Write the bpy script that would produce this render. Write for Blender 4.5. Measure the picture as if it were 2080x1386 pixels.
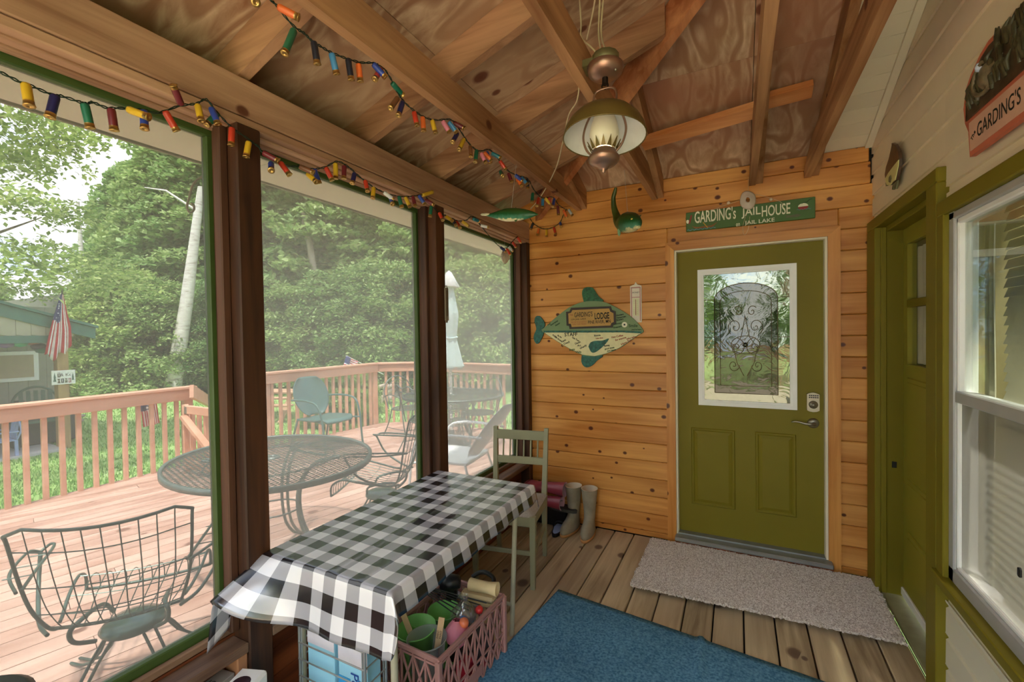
import bpy, bmesh, math, random
from mathutils import Vector, Matrix
R = math.radians; PI = math.pi
random.seed(7)
sc = bpy.context.scene
for o in list(bpy.data.objects): bpy.data.objects.remove(o)
col = sc.collection

# ------------------------------------------------------------------ camera
FPX = 903.0; YAW = R(26.84); PIT = R(-1.0); ROL = R(-0.9)
def cam_axes():
    d = Vector((-math.sin(YAW), math.cos(YAW), 0)); r = Vector((math.cos(YAW), math.sin(YAW), 0)); u = Vector((0, 0, 1))
    d2 = d*math.cos(PIT)+u*math.sin(PIT); u2 = -d*math.sin(PIT)+u*math.cos(PIT)
    return r*math.cos(ROL)+u2*math.sin(ROL), -r*math.sin(ROL)+u2*math.cos(ROL), d2
CR, CU, CD = cam_axes(); CO = Vector((0, 0, 1.55))
cam = bpy.data.cameras.new('camera'); cam.sensor_width = 36; cam.lens = 36*FPX/2080; cam.clip_start = .02; cam.clip_end = 400
camo = bpy.data.objects.new('camera', cam); col.objects.link(camo)
camo.matrix_world = Matrix(((CR.x, CU.x, -CD.x, CO.x), (CR.y, CU.y, -CD.y, CO.y), (CR.z, CU.z, -CD.z, CO.z), (0, 0, 0, 1)))
sc.camera = camo
def at(px, py, ax, v):
    "point of the place seen at photo pixel (px,py) on the plane axis ax = v (measuring helper)"
    k = CD*FPX+CR*(px-1040)-CU*(py-693); return CO+k*((v-CO[ax])/k[ax])

# ------------------------------------------------------------------ light, sky, exposure
def lin(c): c /= 255.; return c/12.92 if c <= .04045 else ((c+.055)/1.055)**2.4
def rgb(r, g, b): return (lin(r), lin(g), lin(b), 1)
vs = sc.view_settings; vs.view_transform = 'Standard'; vs.look = 'None'; vs.gamma = 1; vs.use_curve_mapping = False
vs.exposure = 2.8
SUN_E = 2.5; SKY = 1.0
w = bpy.data.worlds.new('World'); sc.world = w; w.use_nodes = True
nt = w.node_tree; nt.nodes.clear()
def nd(t, typ, **k):
    n = t.nodes.new(typ)
    for a, b in k.items():
        if a.startswith('i_'):
            key = a[2:]; key = int(key) if key.isdigit() else key.replace('_', ' ')
            n.inputs[key].default_value = b
        else: setattr(n, a, b)
    return n
tc = nd(nt, 'ShaderNodeTexCoord'); no = nd(nt, 'ShaderNodeTexNoise', i_Scale=2.2, i_Detail=6.0, i_Roughness=.55)
mp = nd(nt, 'ShaderNodeMapping'); mp.inputs['Scale'].default_value = (1, 1, 2.6)
nt.links.new(tc.outputs['Generated'], mp.inputs[0]); nt.links.new(mp.outputs[0], no.inputs['Vector'])
rp = nd(nt, 'ShaderNodeValToRGB'); rp.color_ramp.elements[0].position = .38; rp.color_ramp.elements[1].position = .5
rp.color_ramp.elements[0].color = (.36, .58, 1.0, 1); rp.color_ramp.elements[1].color = (1.0, 1.0, 1.0, 1)
nt.links.new(no.outputs['Fac'], rp.inputs[0])
bg = nd(nt, 'ShaderNodeBackground', i_Strength=SKY); out = nd(nt, 'ShaderNodeOutputWorld')
nt.links.new(rp.outputs[0], bg.inputs[0]); nt.links.new(bg.outputs[0], out.inputs[0])
sun = bpy.data.lights.new('sun', 'SUN'); sun.energy = SUN_E; sun.angle = R(2.0); sun.color = (1, .95, .88)
so = bpy.data.objects.new('sun', sun); col.objects.link(so)
so.rotation_euler = Vector((.22, -.34, 1.0)).to_track_quat('Z', 'Y').to_euler()
# ------------------------------------------------------------------ mesh builder and tagging helpers
class MB:
    def __init__(s): s.v = []; s.f = []; s.sm = []
    def add(s, vs_, fs, smooth=False):
        n = len(s.v); s.v += [tuple(p) for p in vs_]; s.f += [tuple(i+n for i in f) for f in fs]; s.sm += [smooth]*len(fs); return s
    def box(s, a, b, M=None):
        (x0, y0, z0), (x1, y1, z1) = a, b
        c = [Vector(p) for p in ((x0,y0,z0),(x1,y0,z0),(x1,y1,z0),(x0,y1,z0),(x0,y0,z1),(x1,y0,z1),(x1,y1,z1),(x0,y1,z1))]
        if M: c = [M @ p for p in c]
        return s.add(c, [(3,2,1,0),(4,5,6,7),(0,1,5,4),(1,2,6,5),(2,3,7,6),(3,0,4,7)])
    def cbox(s, a, b, ch=.004, M=None):
        "box with chamfered edges"
        bm = bmesh.new(); bmesh.ops.create_cube(bm, size=1)
        for v in bm.verts: v.co = Vector([(a[i]+b[i])/2+v.co[i]*(b[i]-a[i]) for i in range(3)])
        bmesh.ops.bevel(bm, geom=bm.edges[:], offset=ch, segments=1, affect='EDGES')
        vs_ = [(M @ v.co if M else v.co.copy()) for v in bm.verts]; bm.verts.index_update()
        s.add(vs_, [[v.index for v in f.verts] for f in bm.faces]); bm.free(); return s
    def bar(s, p, q, w, h, up=(0,0,1)):
        "rectangular bar from p to q, w across, h along up"
        p, q = Vector(p), Vector(q); t = (q-p).normalized(); r = t.cross(Vector(up)).normalized(); u = r.cross(t)
        c = []
        for e in (p, q):
            for a, b in ((-1,-1),(1,-1),(1,1),(-1,1)): c.append(e+r*a*w/2+u*b*h/2)
        return s.add(c, [(3,2,1,0),(4,5,6,7),(0,1,5,4),(1,2,6,5),(2,3,7,6),(3,0,4,7)])
    def tube(s, pts, r, n=8, cap=True, closed=False):
        P = [Vector(p) for p in pts]; m = len(P); rr = r if isinstance(r, (list, tuple)) else [r]*m
        t0 = (P[1]-P[0]).normalized(); a = Vector((0,0,1)) if abs(t0.z) < .9 else Vector((1,0,0))
        nrm = t0.cross(a).normalized(); V = []
        for i in range(m):
            if closed: t = (P[(i+1) % m]-P[i-1])
            else: t = P[min(i+1, m-1)]-P[max(i-1, 0)]
            t = t.normalized() if t.length > 1e-9 else t0
            nrm = (nrm-t*nrm.dot(t)); nrm = nrm.normalized() if nrm.length > 1e-6 else t.orthogonal().normalized()
            b = t.cross(nrm)
            for k in range(n):
                an = 2*PI*k/n; V.append(P[i]+nrm*math.cos(an)*rr[i]+b*math.sin(an)*rr[i])
        F = []
        for i in range(m if closed else m-1):
            for k in range(n):
                j = (i+1) % m; F.append((i*n+k, i*n+(k+1) % n, j*n+(k+1) % n, j*n+k))
        s.add(V, F, n > 4)
        if cap and not closed: s.add(V[:n], [tuple(reversed(range(n)))]); s.add(V[-n:], [tuple(range(n))])
        return s
    def lathe(s, prof, n=24, M=None, smooth=True):
        "prof: list of (r,z) turned about z"
        V = []
        for r, z in prof:
            for k in range(n):
                a = 2*PI*k/n; p = Vector((r*math.cos(a), r*math.sin(a), z)); V.append(M @ p if M else p)
        F = [(i*n+k, i*n+(k+1) % n, (i+1)*n+(k+1) % n, (i+1)*n+k) for i in range(len(prof)-1) for k in range(n)]
        return s.add(V, F, smooth)
    def prism(s, poly, M, depth):
        "polygon (x,y) extruded 0..depth along local z, placed by M"
        n = len(poly); V = [M @ Vector((x, y, 0)) for x, y in poly]+[M @ Vector((x, y, depth)) for x, y in poly]
        return s.add(V, [tuple(reversed(range(n))), tuple(range(n, 2*n))]+[(i, (i+1) % n, n+(i+1) % n, n+i) for i in range(n)])
    def grid(s, f, nu, nv, smooth=True, closeu=False):
        V = [f(i/(nu-(0 if closeu else 1)), j/(nv-1)) for j in range(nv) for i in range(nu)]
        F = [(j*nu+i, j*nu+(i+1) % nu, (j+1)*nu+(i+1) % nu, (j+1)*nu+i) for j in range(nv-1) for i in range(nu if closeu else nu-1)]
        return s.add(V, F, smooth)
    def mesh(s, name):
        me = bpy.data.meshes.new(name); me.from_pydata(s.v, [], s.f); me.polygons.foreach_set('use_smooth', s.sm); me.update(); return me
def obj(name, mb, m, parent=None, loc=None, rot=None):
    me = mb.mesh(name) if isinstance(mb, MB) else mb
    if m and not me.materials: me.materials.append(m)
    o = bpy.data.objects.new(name, me); col.objects.link(o)
    if parent: o.parent = parent
    if loc is not None: o.location = loc
    if rot is not None: o.rotation_euler = rot
    return o
def tag(o, label=None, cat=None, group=None, kind=None):
    if label: o['label'] = label
    if cat: o['category'] = cat
    if group: o['group'] = group
    if kind: o['kind'] = kind
    return o
def thing(name, label, cat, loc=(0,0,0), rz=0, group=None):
    o = bpy.data.objects.new(name, None); col.objects.link(o); o.location = loc; o.rotation_euler = (0, 0, rz); o.empty_display_size = .1
    return tag(o, label, cat, group)
def struct(name, mb=None, m=None):
    if mb is None: o = bpy.data.objects.new(name, None); col.objects.link(o)
    else: o = obj(name, mb, m)
    o['kind'] = 'structure'; return o
def copy_tree(o, parent=None):
    c = o.copy(); col.objects.link(c); c.parent = parent
    for ch in list(o.children):
        if ch.name in KIDS_SKIP: continue
        copy_tree(ch, c)
    return c
KIDS_SKIP = set()
def F(poly_faces): return poly_faces
def frame_M(o, x, y):
    "matrix with origin o, local x and y axes"
    x = Vector(x).normalized(); y = Vector(y).normalized(); z = x.cross(y)
    return Matrix(((x.x, y.x, z.x, o[0]), (x.y, y.y, z.y, o[1]), (x.z, y.z, z.z, o[2]), (0, 0, 0, 1)))
def fit(name, body, cx, cz, w, h, M, m, par, bold=0, ang=0, ext=.0005):
    "lettering scaled to a given width and height, centred at (cx,cz) of the plane M"
    o = text(name, body, 1.0, Matrix.Identity(4), m, par, ext=0, bold=bold); me = o.data
    xs = [v.co.x for v in me.vertices]; ys = [v.co.y for v in me.vertices]; x0, x1, y0, y1 = min(xs), max(xs), min(ys), max(ys)
    me.transform(M @ Matrix.Translation((cx, cz, ext)) @ Matrix.Rotation(R(ang), 4, 'Z') @ Matrix.Diagonal((w/(x1-x0), h/(y1-y0), 1, 1)) @ Matrix.Translation((-(x0+x1)/2, -(y0+y1)/2, 0))); return o
def text(name, body, size, M, m, parent=None, ext=.0008, align='CENTER', sx=1, shear=0, bold=0):
    cu = bpy.data.curves.new(name, 'FONT'); cu.body = body; cu.size = size; cu.extrude = ext; cu.align_x = align; cu.align_y = 'CENTER'; cu.shear = shear; cu.resolution_u = 3; cu.offset = bold
    t = bpy.data.objects.new(name, cu); col.objects.link(t)
    dg = bpy.context.evaluated_depsgraph_get(); me = bpy.data.meshes.new_from_object(t.evaluated_get(dg))
    bpy.data.objects.remove(t); me.transform(M @ Matrix.Diagonal((sx, 1, 1, 1))); me.name = name; me.materials.clear()
    return obj(name, me, m, parent)

# ------------------------------------------------------------------ materials
MC = {}
def base_mat(name, rough=.6, metal=0, spec=.5):
    m = bpy.data.materials.new(name); m.use_nodes = True; t = m.node_tree; b = t.nodes['Principled BSDF']
    b.inputs['Roughness'].default_value = rough; b.inputs['Metallic'].default_value = metal; b.inputs['Specular IOR Level'].default_value = spec
    return m, t, b
def ramp(t, stops):
    r = nd(t, 'ShaderNodeValToRGB'); e = r.color_ramp.elements
    while len(e) < len(stops): e.new(.5)
    for i, (p, c) in enumerate(stops): e[i].position = p; e[i].color = c
    return r
def coords(t, scale, rand=True):
    tc = nd(t, 'ShaderNodeTexCoord'); mp = nd(t, 'ShaderNodeMapping'); mp.inputs['Scale'].default_value = scale
    t.links.new(tc.outputs['Object'], mp.inputs[0])
    if rand:
        oi = nd(t, 'ShaderNodeObjectInfo'); vm = nd(t, 'ShaderNodeVectorMath', operation='MULTIPLY'); vm.inputs[1].default_value = (37.3, 53.1, 71.7)
        t.links.new(oi.outputs['Random'], vm.inputs[0]); va = nd(t, 'ShaderNodeVectorMath', operation='ADD')
        t.links.new(mp.outputs[0], va.inputs[0]); t.links.new(vm.outputs[0], va.inputs[1]); return va.outputs[0]
    return mp.outputs[0]
def mix(t, a, b, fac, mode='MIX'):
    n = nd(t, 'ShaderNodeMix', data_type='RGBA', blend_type=mode)
    for s_, v in ((6, a), (7, b), (0, fac)):
        if hasattr(v, 'is_linked') or hasattr(v, 'links'): t.links.new(v, n.inputs[s_])
        else: n.inputs[s_].default_value = v
    return n.outputs[2]
def bump(t, b, h, st=.2, dist=.002):
    n = nd(t, 'ShaderNodeBump', i_Strength=st, i_Distance=dist); t.links.new(h, n.inputs['Height']); t.links.new(n.outputs[0], b.inputs['Normal'])
def plain(name, c, rough=.6, metal=0, var=.12, scale=8, spec=.5, bst=.05):
    if name in MC: return MC[name]
    m, t, b = base_mat(name, rough, metal, spec); no = nd(t, 'ShaderNodeTexNoise', i_Scale=scale, i_Detail=4.0)
    t.links.new(coords(t, (1, 1, 1)), no.inputs['Vector'])
    d = tuple(x*(1-var) for x in c[:3])+(1,); l = tuple(min(1, x*(1+var)) for x in c[:3])+(1,)
    r = ramp(t, [(.3, d), (.7, l)]); t.links.new(no.outputs[0], r.inputs[0]); t.links.new(r.outputs[0], b.inputs['Base Color'])
    if bst: bump(t, b, no.outputs[0], bst)
    MC[name] = m; return m
def wood(name, cd, cl, ck, g=0, flat=None, rough=.55, knots=0., gs=1., ks=5., ply=False, var=.12, spec=.4, bst=.15, tint=None):
    "wood with grain along axis g; knots on boards whose thin axis is flat"
    if name in MC: return MC[name]
    m, t, b = base_mat(name, rough, 0, spec)
    sx = [14.*gs]*3; sx[g] = .9*gs
    v = coords(t, sx)
    n1 = nd(t, 'ShaderNodeTexNoise', i_Scale=1.6, i_Detail=7.0, i_Roughness=.6, i_Distortion=.6); t.links.new(v, n1.inputs['Vector'])
    sw = [2.2*gs]*3; sw[g] = .55*gs
    if flat is not None: sw[flat] = 0
    if ply: sw = [3.0 if a != g else .75 for a in range(3)]
    v2 = coords(t, sw)
    n2 = nd(t, 'ShaderNodeTexNoise', i_Scale=1.0, i_Detail=2.0, i_Roughness=.5); t.links.new(v2, n2.inputs['Vector'])
    m1 = nd(t, 'ShaderNodeMath', operation='MULTIPLY', i_1=(54. if ply else 24.)); t.links.new(n2.outputs[0], m1.inputs[0])
    m2 = nd(t, 'ShaderNodeMath', operation='SINE'); t.links.new(m1.outputs[0], m2.inputs[0])
    m3 = nd(t, 'ShaderNodeMath', operation='MULTIPLY_ADD', i_1=(.08 if ply else .16), i_2=.0); t.links.new(m2.outputs[0], m3.inputs[0])
    m4 = nd(t, 'ShaderNodeMath', operation='ADD'); t.links.new(n1.outputs[0], m4.inputs[0]); t.links.new(m3.outputs[0], m4.inputs[1])
    r = ramp(t, [(.22, cd), (.5, tuple((a+c)/2 for a, c in zip(cd, cl))), (.78, cl)]); t.links.new(m4.outputs[0], r.inputs[0])
    colr = r.outputs[0]
    if ply:
        rl = ramp(t, [(.0, (0,0,0,1)), (.55, (0,0,0,1)), (.95, (.85,.85,.85,1))]); mh_ = nd(t, 'ShaderNodeMath', operation='MULTIPLY_ADD', i_1=.5, i_2=.5); t.links.new(m2.outputs[0], mh_.inputs[0]); t.links.new(mh_.outputs[0], rl.inputs[0])
        colr = mix(t, colr, cd, rl.outputs[0])
    if tint:
        n3 = nd(t, 'ShaderNodeTexNoise', i_Scale=1.3, i_Detail=3.0); t.links.new(coords(t, (1, 1, 1)), n3.inputs['Vector'])
        rr = ramp(t, [(.42, (0,0,0,1)), (.68, (1,1,1,1))]); t.links.new(n3.outputs[0], rr.inputs[0]); colr = mix(t, colr, tint, rr.outputs[0])
    if knots:
        sk = [ks]*3; sk[g] = ks*.8
        if flat is not None: sk[flat] = 0
        vk = coords(t, sk); vo = nd(t, 'ShaderNodeTexVoronoi', i_Scale=1.0, i_Randomness=1.0)
        if flat is not None:
            vo.voronoi_dimensions = '2D'; sx_ = nd(t, 'ShaderNodeSeparateXYZ'); cx_ = nd(t, 'ShaderNodeCombineXYZ'); t.links.new(vk, sx_.inputs[0])
            oth = [a for a in range(3) if a != flat and a != g][0] if flat != g else (g+1) % 3
            t.links.new(sx_.outputs[g], cx_.inputs[0]); t.links.new(sx_.outputs[oth], cx_.inputs[1]); t.links.new(cx_.outputs[0], vo.inputs['Vector'])
        else: t.links.new(vk, vo.inputs['Vector'])
        sp = nd(t, 'ShaderNodeSeparateColor'); t.links.new(vo.outputs['Color'], sp.inputs[0])
        th = nd(t, 'ShaderNodeMath', operation='GREATER_THAN', i_1=1-knots); t.links.new(sp.outputs[0], th.inputs[0])
        sz = nd(t, 'ShaderNodeMath', operation='MULTIPLY_ADD', i_1=.09, i_2=.05); t.links.new(sp.outputs[1], sz.inputs[0])
        dv = nd(t, 'ShaderNodeMath', operation='DIVIDE'); t.links.new(vo.outputs['Distance'], dv.inputs[0]); t.links.new(sz.outputs[0], dv.inputs[1])
        rk = ramp(t, [(.0, (1,1,1,1)), (.62, (.92,.92,.92,1)), (1.0, (0,0,0,1))]); t.links.new(dv.outputs[0], rk.inputs[0])
        mk = nd(t, 'ShaderNodeMath', operation='MULTIPLY'); t.links.new(rk.outputs[0], mk.inputs[0]); t.links.new(th.outputs[0], mk.inputs[1])
        colr = mix(t, colr, ck, mk.outputs[0])
    oi = nd(t, 'ShaderNodeObjectInfo'); mr = nd(t, 'ShaderNodeMapRange', i_3=1-var, i_4=1+var); t.links.new(oi.outputs['Random'], mr.inputs[0])
    vv = nd(t, 'ShaderNodeVectorMath', operation='SCALE'); t.links.new(colr, vv.inputs[0]); t.links.new(mr.outputs[0], vv.inputs[3])
    t.links.new(vv.outputs[0], b.inputs['Base Color']); bump(t, b, m4.outputs[0], bst, .0015)
    MC[name] = m; return m
def glassy(name, tint=(1,1,1,1), refl=.12, rough=.0, haze=0., hazec=(.8,.8,.8,1), bumpsc=0):
    "thin pane: see-through, a share of mirror, a share of pale haze or insect mesh"
    if name in MC: return MC[name]
    m = bpy.data.materials.new(name); m.use_nodes = True; t = m.node_tree; t.nodes.clear()
    tr = nd(t, 'ShaderNodeBsdfTransparent'); tr.inputs[0].default_value = tint
    gl = nd(t, 'ShaderNodeBsdfGlossy', i_Roughness=rough); df = nd(t, 'ShaderNodeBsdfDiffuse'); df.inputs[0].default_value = hazec
    tl = nd(t, 'ShaderNodeBsdfTranslucent'); tl.inputs[0].default_value = hazec
    md = nd(t, 'ShaderNodeMixShader', i_0=.65); t.links.new(df.outputs[0], md.inputs[1]); t.links.new(tl.outputs[0], md.inputs[2])
    mh = nd(t, 'ShaderNodeMixShader', i_0=haze); t.links.new(tr.outputs[0], mh.inputs[1]); t.links.new(md.outputs[0], mh.inputs[2])
    fr = nd(t, 'ShaderNodeLayerWeight'); pw = nd(t, 'ShaderNodeMath', operation='POWER', i_1=4.0); t.links.new(fr.outputs['Facing'], pw.inputs[0]); mm = nd(t, 'ShaderNodeMath', operation='MULTIPLY_ADD', i_1=.6 if refl else .0, i_2=refl, use_clamp=True); t.links.new(pw.outputs[0], mm.inputs[0])
    ms = nd(t, 'ShaderNodeMixShader'); t.links.new(mm.outputs[0], ms.inputs[0]); t.links.new(mh.outputs[0], ms.inputs[1]); t.links.new(gl.outputs[0], ms.inputs[2])
    if bumpsc:
        no = nd(t, 'ShaderNodeTexNoise', i_Scale=bumpsc, i_Detail=2.0); t.links.new(coords(t, (1,1,1), False), no.inputs['Vector'])
        bp = nd(t, 'ShaderNodeBump', i_Strength=.12, i_Distance=.01); t.links.new(no.outputs[0], bp.inputs['Height']); t.links.new(bp.outputs[0], gl.inputs['Normal'])
    o = nd(t, 'ShaderNodeOutputMaterial'); t.links.new(ms.outputs[0], o.inputs[0]); MC[name] = m; return m

PINE = wood('knotty_pine', rgb(184,114,46), rgb(230,166,90), rgb(86,32,8), g=0, flat=1, knots=.42, ks=7.5, gs=.9, rough=.38, var=.07)
PINEV = wood('knotty_pine_upright', rgb(188,116,46), rgb(232,166,88), rgb(86,32,8), g=2, flat=1, knots=.25, ks=6, gs=.9, rough=.35, var=.05)
PLY = wood('plywood', rgb(146,104,72), rgb(228,202,164), rgb(110,60,40), g=0, flat=2, knots=.25, ks=3, gs=.75, rough=.75, ply=True, var=.06, tint=rgb(200,166,128))
PLYY = wood('plywood_rear', rgb(158,116,82), rgb(238,212,176), rgb(110,60,40), g=1, flat=2, knots=.25, ks=3, gs=.75, rough=.75, ply=True, var=.06, tint=rgb(170,118,90))
LUMX = wood('lumber_x', rgb(132,92,62), rgb(194,150,112), rgb(96,48,26), g=0, knots=.2, ks=4, rough=.65, var=.1)
LUMY = wood('lumber_y', rgb(138,92,56), rgb(202,154,108), rgb(96,48,26), g=1, flat=0, knots=.2, ks=4, rough=.65, var=.1)
DARKP = wood('dark_post_wood', rgb(46,26,14), rgb(92,56,32), rgb(30,16,10), g=2, rough=.6, knots=.15, ks=4, var=.06)
SILLW = wood('sill_wood', rgb(78,54,42), rgb(146,116,92), rgb(50,30,20), g=1, rough=.6, var=.12)
KNEE = wood('knee_wall_wood', rgb(98,48,26), rgb(158,88,50), rgb(60,26,14), g=1, rough=.6, var=.14)
FLOORW = wood('weathered_deck_wood', rgb(142,120,92), rgb(218,196,158), rgb(104,82,66), g=1, flat=2, knots=.4, ks=3.2, gs=1.0, rough=.7, var=.12, tint=rgb(182,160,130), bst=.3)
REDW = wood('red_deck_wood', rgb(168,128,108), rgb(216,182,162), rgb(126,88,72), g=1, flat=2, knots=.1, ks=3, rough=.6, var=.07)
RAILW = wood('rail_wood', rgb(200,148,118), rgb(226,180,150), rgb(160,106,84), g=1, rough=.6, var=.05)
GREEN = plain('olive_paint', rgb(126,114,32), .5, var=.06, scale=3, spec=.2)
GREEN2 = plain('olive_door_paint', rgb(126,114,30), .5, var=.05, scale=3, spec=.25)
DGREEN = plain('dark_green_frame_paint', rgb(62,84,34), .5, var=.1)
CREAM = plain('cream_siding_paint', rgb(232,224,198), .6, var=.05, scale=3)
CREAM2 = plain('beige_siding_paint', rgb(240,224,194), .6, var=.05, scale=3)
SOFF = plain('eave_cream', rgb(252,254,226), .6, var=.04, scale=3)
WHITE = plain('white_frame', rgb(246,246,242), .45, var=.03)
SILVER = plain('aluminium', rgb(196,196,196), .4, .35, var=.05)
NICKEL = plain('brushed_nickel', rgb(160,152,136), .4, .9, var=.05)
GALV = plain('galvanized_metal', rgb(150,150,140), .45, .8)
BLACK = plain('black_plastic', rgb(24,24,28), .4, var=.1)
DARK = plain('dark_void', rgb(20,16,12), .9)

# ================================================================== SETTING
XL, XR, YW = -1.55, .74, 3.42
# ---- floor of weathered boards running away from the camera
fl = struct('floor', MB().box((-1.64, -1.6, -.16), (.76, 3.42, -.045)), DARK)
xg = .609+.1465
k = 0
while xg > -1.60:
    x1 = xg-.004; x0 = max(xg-.1465+.004, -1.63); ysp = []
    if x0 < x1: obj('floor_board', MB().cbox((x0, -1.6, -.038), (min(x1, .735), 3.415, random.uniform(-.001, .001)), .004), FLOORW, fl)
    xg -= .1465
# ---- back wall of knotty pine courses
wb = struct('wall_back', MB().box((-1.70, 3.447, -.1), (-.47, 3.56, 2.64)).box((.58, 3.447, -.1), (.80, 3.56, 2.64)).box((-.47, 3.447, 2.16), (.58, 3.56, 2.64)), DARK)
DX0, DX1 = -.45, .572
def pine(x0, x1, z0, z1): obj('pine_board', MB().cbox((x0, YW, z0+.0012), (x1, 3.447, z1-.0012), .005), PINE, wb)
zs = [.0]+[.042+.1328*i for i in range(20)]+[2.66]
for i in range(len(zs)-1):
    z0, z1 = zs[i], zs[i+1]
    xr = .738 if i < 19 else .733
    if z0 > 2.5: xr = .725
    if z1 < 2.19 or z0 < 2.18:
        pine(-1.655, DX0, z0, z1); pine(DX1, .755 if z1 < 2.5 else xr, z0, z1)
        if z1 > 2.19: pine(DX0, DX1, max(z0, 2.187), z1)
    else: pine(-1.655, .755 if z1 < 2.5 else xr, z0, z1)
# ---- door in the pine wall
dr = struct('door_1')
def part(name, mb, m, par, **k): return tag(obj(name, mb, m, par), **k)
SX0, SX1, SZ0, SZ1, DY = -.385, .497, .078, 2.115, 3.455
part('door_slab', MB().box((SX0, DY, SZ0), (SX1, DY+.045, SZ1)), GREEN, dr)
part('jamb', MB().cbox((-.402, 3.40, .0), (SX0, 3.56, 2.125)), CREAM, dr); part('jamb', MB().cbox((SX1, 3.40, .0), (.514, 3.56, 2.125)), CREAM, dr)
part('jamb', MB().cbox((-.402, 3.40, SZ1), (.514, 3.56, 2.13)), CREAM, dr)
cw = .064
part('casing', MB().prism([(-.46, .0), (-.40, .0), (-.40, 2.127), (-.46, 2.187)], frame_M((0, 3.42, 0), (1,0,0), (0,0,1)), .030), PINEV, dr)
part('casing', MB().prism([(.512, .0), (.577, .0), (.577, 2.187), (.512, 2.127)], frame_M((0, 3.42, 0), (1,0,0), (0,0,1)), .030), PINEV, dr)
part('casing', MB().prism([(-.40, 2.127), (.512, 2.127), (.577, 2.187), (-.46, 2.187)], frame_M((0, 3.42, 0), (1,0,0), (0,0,1)), .030), PINE, dr)
def pdoor(px, py): p = at(px, py, 1, DY); return p.x, p.z
gx0, gz1 = pdoor(1417, 549); gx1, gz0 = pdoor(1619, 833)
gz1 = (gz1+pdoor(1620, 535)[1])/2; gz0 = (gz0+pdoor(1418, 822)[1])/2
def rect_frame(x0, z0, x1, z1, w_, y0, y1):
    m = MB()
    M = frame_M((0, y1, 0), (1,0,0), (0,0,1)); d = y1-y0
    for pl in ([(x0,z0),(x1,z0),(x1-w_,z0+w_),(x0+w_,z0+w_)], [(x1,z0),(x1,z1),(x1-w_,z1-w_),(x1-w_,z0+w_)], [(x1,z1),(x0,z1),(x0+w_,z1-w_),(x1-w_,z1-w_)], [(x0,z1),(x0,z0),(x0+w_,z0+w_),(x0+w_,z1-w_)]): m.prism(pl, M, d)
    return m
gf = part('glass_frame', rect_frame(gx0, gz0, gx1, gz1, .026, DY-.016, DY), WHITE, dr, label='white moulded frame round the door glass')
part('frame_bead', rect_frame(gx0+.026, gz0+.026, gx1-.026, gz1-.026, .014, DY-.010, DY), WHITE, gf)
GX0, GX1, GZ0, GZ1 = gx0+.040, gx1-.040, gz0+.040, gz1-.040
DGL, t_, b_ = base_mat('leaded_glass', .04, 0, 1.0)
b_.inputs['Base Color'].default_value = rgb(104, 108, 96); b_.inputs['Metallic'].default_value = .85; b_.inputs['Roughness'].default_value = .05
vo = nd(t_, 'ShaderNodeTexNoise', i_Scale=9.0, i_Detail=3.0, i_Distortion=1.0); t_.links.new(coords(t_, (1, 1, 1), False), vo.inputs['Vector']); bump(t_, b_, vo.outputs[0], .16, .010)
part('decorative_glass', MB().box((GX0, DY-.004, GZ0), (GX1, DY, GZ1)), DGL, dr)
DGD = DGL.copy(); DGD.name = 'dark_reflection_glass'; DGD.node_tree.nodes['Principled BSDF'].inputs['Base Color'].default_value = rgb(58, 58, 52)  # darker copy stands in for a dark doorway reflected in the glass
Wg, Hg = GX1-GX0, GZ1-GZ0
part('arched_dark_reflection', MB().prism([(GX0+.13*Wg, GZ0+.06*Hg), (GX0+.87*Wg, GZ0+.06*Hg)]+[(GX0+Wg*(.5+.37*math.cos(a)), GZ0+Hg*(.80+.12*math.sin(a))) for a in [PI*i/14 for i in range(15)]], frame_M((0, DY-.004, 0), (1, 0, 0), (0, 0, 1)), .0015), DGD, dr)  # panel added to darken the middle of the reflection
# bevelled lead came pattern: arched border, central urn and scrolls
lc = MB(); cx = (GX0+GX1)/2; W = GX1-GX0; H = GZ1-GZ0; yy = DY-.007
def lp(u, v): return (GX0+u*W, yy, GZ0+v*H)
arch = [lp(.13, .06), lp(.13, .80)]+[lp(.5-.37*math.cos(a), .80+.12*math.sin(a)) for a in [PI*i/14 for i in range(15)]]+[lp(.87, .06), lp(.13, .06)]
lc.tube(arch, .0032, 6); lc.tube([lp(.2, .12), lp(.2, .78)]+[lp(.5-.3*math.cos(a), .78+.08*math.sin(a)) for a in [PI*i/14 for i in range(15)]]+[lp(.8, .12), lp(.2, .12)], .0025, 6)
for sgn in (-1, 1):
    for (bu, bv, r0, t0, tn) in ((.10, .42, .10, .5, 1.6), (.12, .58, .09, -.3, 1.5), (.08, .70, .06, .2, 1.4), (.14, .28, .07, 1.0, 1.5)):
        lc.tube([lp(.5+sgn*(bu+r0*(1-i/26)*math.cos((t0+tn*2*i/26)*PI)), bv+r0*.75*(1-i/26)*math.sin((t0+tn*2*i/26)*PI)) for i in range(27)], .0028, 6)
    lc.tube([lp(.5+sgn*.02, .2), lp(.5+sgn*.1, .3), lp(.5+sgn*.14, .42), lp(.5+sgn*.05, .5), lp(.5, .66)], .0028, 6)
lc.tube([lp(.5+.17*math.cos(a), .44+.07*math.sin(a)) for a in [2*PI*i/24 for i in range(24)]], .003, 6, closed=True)
for v in (.5, .8): lc.tube([lp(0, v), lp(.13, v)], .0025, 6); lc.tube([lp(.87, v), lp(1, v)], .0025, 6)
part('lead_came', lc, plain('lead_came', rgb(96, 84, 60), .25, .9), dr)
part('bevel_stud', MB().lathe([(0, -.006), (.012, -.003), (.017, 0), (.0, 0)], 12, Matrix.Translation(Vector(lp(.5, .44))) @ Matrix.Rotation(R(90), 4, 'X')), DGL, dr)
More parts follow.
